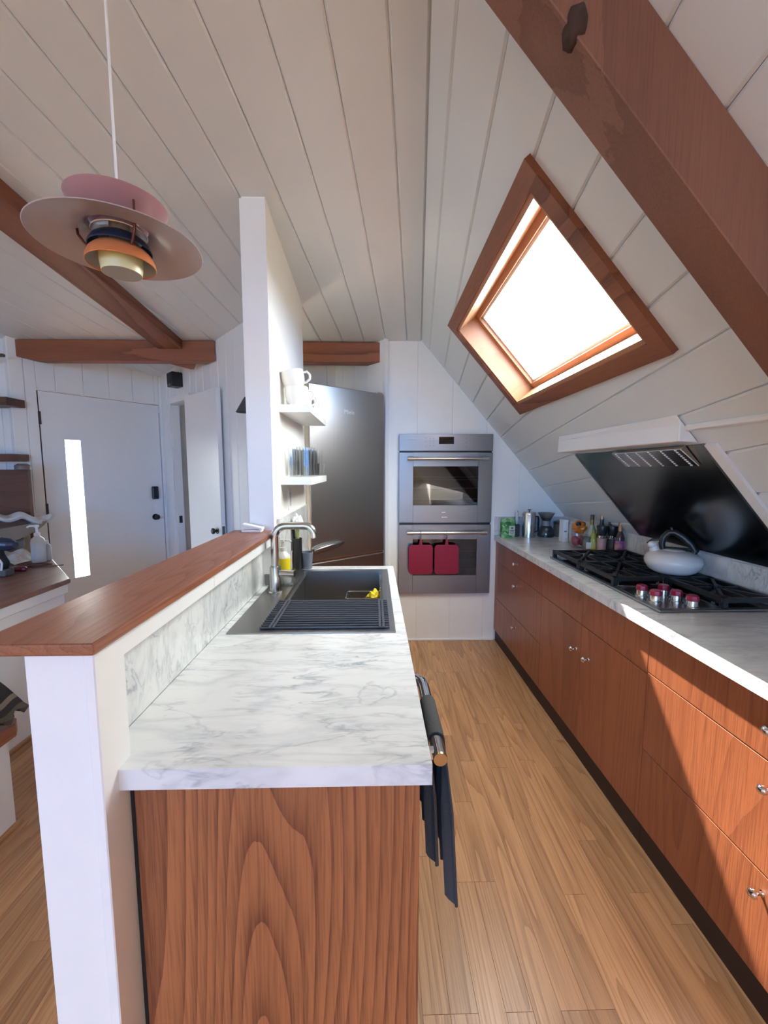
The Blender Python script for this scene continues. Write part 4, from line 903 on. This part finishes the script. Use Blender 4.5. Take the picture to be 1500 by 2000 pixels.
bottle('pale blue bottle half hidden behind the dark bottles', 1.522, 2.715, .022, .12, .19, plain('sky_bottle', (.16, .25, .30), rough=.2), None, plain('navy_cap', (.05, .08, .12)), None, .02)

# ------------------------------------------------------------------ pendant lamp
lx, ly, lz = -.501, .882, 1.871; LS = .6
t = thing('pendant_lamp', 'layered pendant lamp with mauve metal shades and orange and yellow inner shades', 'pendant lamp', (lx, ly, lz - .06)); c = (0, 0, 0)
lampM = Matrix.Translation((lx, ly, lz)) @ Matrix.Scale(LS, 4)
def rev_l(name, prof, seg): 
    m = MB().lathe(prof, (0, 0, 0), seg, lampM); return m
sh = lambda p: p + [(r - .002 if r > .02 else r, z - .0022) for r, z in p[::-1]]
part('main_shade', rev_l('main_shade', sh([(.086, .062), (.095, .046), (.12, .032), (.16, .022), (.20, .014), (.235, .006), (.25, .0)]), 72), MAUVE, t, True)
part('top_shade', rev_l('top_shade', sh([(.06, .062), (.085, .07), (.11, .085), (.13, .105), (.142, .118), (.147, .125)]), 64), MAUVE2, t, True)
part('crown', rev_l('crown', [(0, .15), (.016, .15), (.045, .143), (.05, .134), (.05, .09), (0, .09)], 32), MAUVE2, t, True)
part('reflector', rev_l('reflector', sh([(.03, .075), (.05, .068), (.07, .055), (.082, .038)]), 48), plain('pale_reflector', (.75, .75, .78), rough=.2, metal=.6), t, True)
part('core', rev_l('core', [(.028, .155), (.03, .07), (.03, .0), (0, 0)], 24), GREYSH, t, True)
part('navy_ring', rev_l('navy_ring', sh([(.066, .024), (.082, .012), (.09, -.002), (.094, -.012)]), 48), NAVY, t, True)
part('orange_shade', rev_l('orange_shade', sh([(.058, -.008), (.078, -.014), (.092, -.028), (.1, -.046), (.103, -.06)]), 56), ORANGE, t, True)
part('inner_orange_face', rev_l('inner_orange_face', [(.06, -.0125), (.077, -.0185), (.0895, -.032), (.0975, -.048), (.1008, -.0605)], 56), GREYSH, t, True)
part('yellow_shade', rev_l('yellow_shade', [(.06, -.01), (.0635, -.03), (.0635, -.055), (.059, -.088), (.0575, -.088), (.061, -.055)], 44), LEMON, t, True)
part('bottom_disc', rev_l('bottom_disc', [(0, -.082), (.058, -.086), (.058, -.088), (0, -.0845)], 44), GREYSH, t, True)
for k in range(3):
    a = math.radians(200 + 120 * k); e = V((math.cos(a), math.sin(a), 0))
    part('strut', MB().tube([lampM @ p for p in (V(c) + e * .118 + V((0, 0, .034)), V(c) + e * .116 + V((0, 0, .014)), V(c) + e * .1 + V((0, 0, -.01)), V(c) + e * .084 + V((0, 0, -.024)))], .0026, 8), COPPER, t, True)
    part('upper_strut', MB().tube([lampM @ p for p in (V(c) + e * .118 + V((0, 0, .03)), V(c) + e * .122 + V((0, 0, .09)), V(c) + e * .11 + V((0, 0, .125)))], .0022, 8), COPPER, t, True)
part('cord', MB().tube([(lx, ly, lz + .1), (lx, ly, zceil(ly) - .02)], .0026, 8), CORD, t, True)
part('canopy', MB().lathe([(0, 0), (.05, 0), (.05, -.02), (.02, -.045), (0, -.045)], (lx, ly, zceil(ly) - .0), 28), CERAMIC, t, True)

# ------------------------------------------------------------------ entry: front door, closet door, fittings
def DP(s, z, h=0): p = D0 + de * s + dn * h; return V((p.x, p.y, z))
def dslab(m, s0, s1_, z0, z1, h0, h1, bev=0): m.hexa([DP(s0, z0, h0), DP(s1_, z0, h0), DP(s1_, z1, h0), DP(s0, z1, h0)], [DP(s0, z0, h1), DP(s1_, z0, h1), DP(s1_, z1, h1), DP(s0, z1, h1)], bev); return m
W0, W1, WZ0, WZ1 = .155, .282, .49, 1.687
m = MB()
for r in ((.006, W0, .03, 2.057), (W1, .957, .03, 2.057), (W0, W1, .03, WZ0), (W0, W1, WZ1, 2.057)): dslab(m, *r, -.042, -.002)
door1 = struct('door_1', m, WHITE_TRIM, 'white front door with one narrow vertical glass strip')
finish('pane', dslab(MB(), W0, W1, WZ0, WZ1, -.024, -.018), PANE, door1)
m = MB()
for r in ((W0, W0 + .007, WZ0, WZ1), (W1 - .007, W1, WZ0, WZ1), (W0, W1, WZ1 - .007, WZ1), (W0, W1, WZ0, WZ0 + .007)): dslab(m, *r, -.017, -.003)
finish('glass_bead', m, WHITE_TRIM, door1)
for z in (1.845, 1.10, .28): finish('hinge', dslab(MB(), -.006, .012, z - .052, z + .052, -.004, .006, .001), plain('dark_hinge_%d' % int(z * 100), (.05, .035, .03), rough=.5), door1)
finish('smart_lock', dslab(MB(), .845, .905, 1.14, 1.265, -.002, .03, .008), BLACK, door1)
kn = MB().lathe([(0, .055), (.018, .053), (.026, .042), (.022, .028), (.012, .02), (.012, .008), (.03, .006), (.03, 0), (0, 0)], (0, 0, 0), 24, Matrix.Rotation(math.radians(90), 4, 'Y'))
kn.bm.transform(Matrix.Translation(DP(.872, .962, -.002)) @ Matrix.Rotation(math.atan2(dn.y, dn.x), 4, 'Z')); finish('door_knob', kn, BLACK, door1, True)
finish('threshold', dslab(MB(), 0, .965, 0, .028, -.08, .01), DARKWOOD, door1)
finish('door_stop', dslab(dslab(MB(), -.002, .004, .03, 2.06, -.06, -.004), .940, .98, .0, 2.066, -.09, -.044).hexa([DP(0, 2.058, -.06), DP(.965, 2.058, -.06), DP(.965, 2.064, -.06), DP(0, 2.064, -.06)], [DP(0, 2.058, -.03), DP(.965, 2.058, -.03), DP(.965, 2.064, -.03), DP(0, 2.064, -.03)]), TOEKICK, door1)
finish('closer_plate', dslab(MB(), .935, .962, 1.985, 2.03, -.001, .012, .002), PAPER, door1)
fa_, fb_ = C0 - ce * .1, C0 + ce * .01
finish('leak_filler', MB().hexa([fa_ - ci * 0, fb_ - ci * 0, fb_ + V((0, 0, 2.33)), fa_ + V((0, 0, 2.33))], [p + ci * .07 for p in (fa_, fb_, fb_ + V((0, 0, 2.33)), fa_ + V((0, 0, 2.33)))]), WHITE, bpy.data.objects['wall_closet'])  # piece added to close the corner slit where outside light leaked in
def CP(s, z, h=0): p = C0 + ce * s - ci * h; return V((p.x, p.y, z))
def cslab(m, s0, s1_, z0, z1, h0, h1, bev=0): m.hexa([CP(s0, z0, h0), CP(s1_, z0, h0), CP(s1_, z1, h0), CP(s0, z1, h0)], [CP(s0, z0, h1), CP(s1_, z0, h1), CP(s1_, z1, h1), CP(s0, z1, h1)], bev); return m
trim = struct('trim_1', cslab(MB(), hs - .055, hs, 0, 2.095, .0005, .018, .002), WHITE_TRIM, 'white casing around the narrow closet opening')
finish('head_casing', cslab(MB(), hs - .055, he + .01, 2.042, 2.095, .0185, .022, .001), WHITE_TRIM, trim)
finish('jamb', cslab(MB(), hs, hs + .018, 0, 2.04, -.07, -.0), WHITE_TRIM, trim); finish('strike_plate', cslab(MB(), hs + .0185, hs + .0195, .91, .98, -.05, -.02), BLACK, trim)
m = cslab(MB(), he + .005, he + .62, .02, 2.055, .024, .058, .001)
door2 = struct('door_2', m, WHITE_TRIM, 'white closet door swung fully open against the board wall')
kn = MB().lathe([(0, .05), (.018, .048), (.025, .04), (.022, .028), (.012, .02), (.012, .006), (.026, .005), (.026, 0), (0, 0)], (0, 0, 0), 24, Matrix.Rotation(math.radians(90), 4, 'Y'))
kn.bm.transform(Matrix.Translation(CP(he + .55, .945, .058)) @ Matrix.Rotation(math.atan2(-ci.y, -ci.x), 4, 'Z')); finish('door_knob', kn, BLACK, door2, True)
finish('latch_plate', cslab(MB(), he + .6202, he + .6212, .90, .985, .03, .052), plain('dark_latch', (.12, .12, .12), metal=.7), door2)
# cable and white panel in the closet
solo('closet_panel', cslab(MB(), hs + .09, hs + .33, .1, 2.0, -.30, -.26, .01), WHITE_TRIM, 'white board standing inside the narrow closet', 'panel', CP(hs + .2, .1, -.28))
solo('cable', MB().tube([CP(hs + .17, 1.9, -.25), CP(hs + .20, 1.6, -.25), CP(hs + .15, 1.3, -.25), CP(hs + .19, 1.0, -.25), CP(hs + .16, .6, -.25), CP(hs + .2, .1, -.25)], .004, 6), BLACK, 'thin dark cable hanging inside the closet', 'cable', CP(hs + .18, .1, -.25))
m = cslab(MB(), .42, .62, 2.155, 2.285, .0005, .10, .006)
t = thing('wall_speaker', 'small black speaker box high on the wall over the closet opening', 'speaker', CP(.5, 2.15, 0)); part('housing', cslab(MB(), .43, .55, 2.165, 2.29, .0005, .095, .006), BLACK, t)
part('grille', cslab(MB(), .44, .54, 2.19, 2.28, .0955, .098, .002), plain('grille_black', (.02, .02, .02), rough=.8), t); part('badge', cslab(MB(), .475, .505, 2.173, 2.18, .0955, .0965), plain('badge_grey', (.3, .3, .3)), t)
t = thing('wall_sconce', 'dark conical sconce on the closet wall behind the stub wall', 'sconce', CP(1.835, 1.8, 0))
part('shade', MB().lathe([(.012, .1), (.07, 0), (.068, 0), (.01, .098)], CP(1.835, 1.815, .09), 24), plain('dark_shade', (.09, .085, .085), rough=.5), t, True); part('arm', MB().tube([CP(1.835, 1.90, .0), CP(1.835, 1.92, .05), CP(1.835, 1.905, .09)], .006, 8), BLACK, t, True)
t = thing('outlet', 'white outlet plate beside the front door hinge above the desk', 'outlet', DP(-.13, 1.06, 0)); part('plate', dslab(MB(), -.165, -.075, 1.00, 1.075, .0005, .006, .002), PAPER, t); part('socket', dslab(MB(), -.15, -.09, 1.045, 1.068, .0062, .009), BLACK, t)

# ------------------------------------------------------------------ desk, shelves, bench and what lies there
t = thing('desk', 'white built-in desk with a dark wooden top beside the front door', 'desk', (-2.4, 2.2, 0))
top = [(-1.81, .9), (-1.81, 2.46), (-2.44, 3.125), (-2.60, 3.29), (-3.2, 3.29), (-3.2, .9)]
part('top', MB().prism(top, .757, .785, .006), DESKW, t)
b2 = [(-1.845, .95), (-1.845, 2.445), (-2.45, 3.085), (-2.61, 3.27), (-3.18, 3.27), (-3.18, .95)]
b1 = [(-1.825, .93), (-1.825, 2.455), (-2.445, 3.105), (-2.605, 3.28), (-3.19, 3.28), (-3.19, .93)]
part('body', MB().prism(b2, .0, .70), WHITE_TRIM, t); part('moulding', MB().prism(b1, .70, .757, .004), WHITE_TRIM, t)
b3 = [(-1.828, .93), (-1.828, 2.452), (-1.845, 2.445), (-1.845, .95)]; part('base_trim', MB().prism(b3, 0, .018), OAKF, t)
zd = .7856
t = thing('hand_soap', 'clear pump bottle of hand soap at the corner of the desk', 'soap bottle', (-2.35, 2.915, zd)); c = (-2.35, 2.915, zd)
rev('bottle', [(0, 0), (.038, 0), (.042, .006), (.042, .14), (.036, .165), (.017, .182), (.016, .19), (0, .19)], c, plain('clear_soap', (.58, .60, .64), rough=.25), t, 28)
p = rev('pump', [(.018, .186), (.018, .208), (.008, .21), (.008, .245), (.014, .246), (.014, .262), (0, .263)], c, PAPER, t, 18)
part('nozzle', MB().tube([V(c) + V((0, 0, .255)), V(c) + V((-.04, -.01, .255)), V(c) + V((-.055, -.014, .246))], .006, 8), PAPER, p, True)
t = thing('small_bottle', 'small clear bottle behind the soap pump on the desk', 'bottle', (-2.335, 2.985, zd)); c = (-2.345, 2.985, zd)
rev('bottle', [(0, 0), (.024, 0), (.024, .1), (.012, .12), (0, .12)], c, plain('milky_bottle', (.5, .52, .55), rough=.2), t); rev('cap', [(.013, .118), (.013, .14), (0, .14)], c, PAPER, t, 16, 40)
t = thing('power_tool', 'dark blue and black cordless power tool lying on the desk', 'power tool', (-2.30, 2.53, zd))
part('barrel', MB().tube([(-2.42, 2.56, zd + .195), (-2.30, 2.54, zd + .195), (-2.21, 2.527, zd + .193), (-2.165, 2.52, zd + .192)], [.046, .044, .038, .02], 16), plain('navy_tool', (.018, .03, .065), rough=.25), t, True)
part('barrel_highlight', MB().tube([(-2.36, 2.508, zd + .20), (-2.20, 2.488, zd + .198)], [.012, .006], 8), plain('highlight_blue', (.16, .30, .50), rough=.2), t, True)  # blue highlight along the barrel, painted in as a coloured strip
part('trim_band', MB().tube([(-2.42, 2.552, zd + .242), (-2.27, 2.535, zd + .238)], .006, 8), PAPER, t, True)
part('grip', MB().tube([(-2.30, 2.54, zd + .17), (-2.275, 2.535, zd + .12), (-2.255, 2.535, zd + .08), (-2.27, 2.535, zd + .04)], [.03, .026, .027, .03], 14), plain('black_grip', (.012, .013, .02), rough=.5), t, True)
part('guard', MB().tube([(-2.30, 2.505, zd + .15), (-2.262, 2.50, zd + .125), (-2.238, 2.50, zd + .085), (-2.245, 2.50, zd + .04)], .006, 8), PAPER, t, True)
part('battery', MB().box(-2.37, -2.225, 2.50, 2.57, zd, zd + .045, .008, 2), plain('grey_battery', (.10, .10, .11), rough=.5), t)
t = thing('screwdriver', 'dark red handled screwdriver lying on the desk', 'screwdriver', (-2.26, 2.63, zd))
part('handle', MB().tube([(-2.315, 2.63, zd + .017), (-2.30, 2.63, zd + .017), (-2.25, 2.632, zd + .017), (-2.215, 2.634, zd + .017), (-2.205, 2.634, zd + .017)], [.010, .014, .016, .017, .009], 12), plain('wine_handle', (.13, .01, .03), rough=.25), t, True)
part('shaft', MB().tube([(-2.315, 2.63, zd + .017), (-2.42, 2.628, zd + .017)], .004, 8), NICKEL, t, True)
solo('charging_cable', MB().tube([(-2.10, 2.80, zd + .004), (-2.2, 2.76, zd + .004), (-2.28, 2.72, zd + .004), (-2.3, 2.76, zd + .004), (-2.24, 2.79, zd + .004), (-2.2, 2.83, zd + .004), (-2.3, 2.86, zd + .004), (-2.4, 2.80, zd + .004)], .0035, 6), plain('tan_cable', (.10, .05, .035), rough=.5), 'thin brown cable looped on the desk top', 'cable', (-2.25, 2.8, zd), smooth=True)
def clothf(u, v):
    x = -2.78 + u * .36; y = 2.80 + v * .22
    z = zd + .012 + .105 * (1 - u) ** .6 * (1 - .2 * v) + .02 * math.sin(u * 14 + v * 5) + .012 * math.sin(v * 17 + u * 3)
    if u > .85: z = zd + .01 + (z - zd - .01) * (1 - (u - .85) / .15)
    return V((x, y, max(z, zd + .006)))
solo('crumpled_cloth', MB().grid(clothf, 30, 16, .006), plain('cream_cloth', (.55, .52, .48), rough=.9, noise=.06), 'crumpled cream cloth heaped on the desk behind the power tool', 'cloth', (-2.6, 2.9, zd), smooth=True)
def paperf(u, v):
    lo = zd + .10 + .15 * u ** 2.2; hi = zd + .20 + .075 * u
    return V((-2.80 + .43 * u, 3.045 - .02 * math.sin(u * 3) - .03 * (1 - v), lo + (max(hi, lo + .004) - lo) * v))
solo('brown_paper', MB().grid(paperf, 20, 6, .003).box(-2.78, -2.56, 3.055, 3.12, zd, zd + .17, .006), plain('kraft_paper', (.26, .19, .13), rough=.8), 'folded brown kraft paper standing on the desk under the shelves', 'paper', (-2.6, 3.0, zd), smooth=True)
def ragf(u, v):
    return V((-2.80 + u * .40, 3.02 + v * .14, zd + .285 + .03 * (1 - u) + .018 * math.sin(u * 11 + v * 4) + .012 * math.sin(v * 9)))
solo('white_rag', MB().grid(ragf, 20, 10, .02), plain('white_rag', (.60, .58, .56), rough=.95), 'white rag thrown over the brown paper on the desk', 'cloth', (-2.6, 3.0, zd + .2), smooth=True)
solo('wooden_board', MB().box(-2.95, -2.615, 3.20, 3.235, zd, 1.43, .003), DARKWOOD, 'dark brown wooden board standing upright on the desk against the wall', 'board', (-2.8, 3.22, zd))
solo('tea_tin', MB().lathe([(0, 0), (.05, 0), (.05, .03), (.03, .045), (0, .045)], (-2.66, 3.22, 1.4305), 20), plain('taupe_tin', (.16, .12, .11), rough=.5), 'small taupe tin on top of the brown wooden board', 'tin', (-2.66, 3.22, 1.43), smooth=40)
for z0, z1, xr in ((1.905, 1.965, -2.712), (1.492, 1.548, -2.716)):
    solo('wall_shelf', MB().box(-3.6, xr, 3.19, YF - .001, z0, z1, .003), DARKWOOD, 'dark brown wall shelf %s the desk' % ('high above' if z0 > 1.7 else 'lower above'), 'shelf', (-3.1, 3.27, z0))
t = thing('wall_lamp', 'white swing-arm wall lamp by the entry beam', 'lamp', (-2.8, 3.3, 2.2)); part('arm', MB().tube([(-2.95, YF - .01, 2.24), (-2.76, 3.22, 2.262)], .006, 8), NICKEL, t, True)
part('tip', MB().box(-2.775, -2.725, 3.205, 3.235, 2.258, 2.278, .003), plain('bronze_tip', (.18, .11, .07), metal=.5), t); part('shade', MB().lathe([(.03, .12), (.08, 0), (.078, 0), (.028, .118)], (-2.93, 3.22, 2.26), 24), PAPER, t, True)
# bench with throw
t = thing('bench', 'low white bench with a wooden seat in front of the desk', 'bench', (-1.62, 1.2, 0))
part('base', MB().box(-1.80, -1.45, .4, 1.575, 0, .375, .002), WHITE_TRIM, t); part('seat', MB().prism([(-1.82, .38), (-1.425, .38), (-1.425, 1.585), (-1.455, 1.625), (-1.82, 1.625)], .375, .43, .004), OAKY, t)
part('base_trim', MB().box(-1.4495, -1.435, .4, 1.575, 0, .018).box(-1.80, -1.435, 1.5755, 1.59, 0, .018), OAKF, t)
thr = stripes('woven_throw', 'X', [(0, (.17, .012, .06)), (.60, (.22, .16, .11)), (.68, (.02, .014, .014)), (.86, (.20, .15, .11)), (.90, (.03, .022, .02)), (.95, (.10, .085, .06))], scale=2.6, off=.5)
def throwf(u, v):
    x = -1.80 + u * .38 + .012 * math.sin(v * 40) * (u > .97); y = 1.18 + v * .46
    z = .47 + .27 * (1 - u) ** 1.0 * (.55 + .45 * math.sin(min(1, v * 1.2) * 3.14159 * .55)) + .035 * math.sin(u * 3.14159) + .008 * math.sin(v * 22 + u * 6)
    return V((x, y, max(.465, z)))
solo('throw_blanket', MB().grid(throwf, 30, 40, .03), thr, 'maroon woven throw with black and tan bands on the bench', 'blanket', (-1.61, 1.41, .43), smooth=True)
# folded white card on the ledge
t = thing('folded_card', 'small folded white card lying on the oak ledge by the stub wall', 'card', (-.54, 1.84, 1.155))
part('lower_leaf', MB().box(-.585, -.50, 1.82, 1.865, 1.1556, 1.164, .001), PAPER, t)
part('upper_leaf', MB().box(-.04, .04, -.02, .02, -.004, .004, .001, 1, Matrix.Translation((-.545, 1.845, 1.181)) @ Matrix.Rotation(.22, 4, 'Y')), PAPER, t)
part('spine', MB().box(-.508, -.496, 1.822, 1.865, 1.1642, 1.176, .001), PAPER, t)
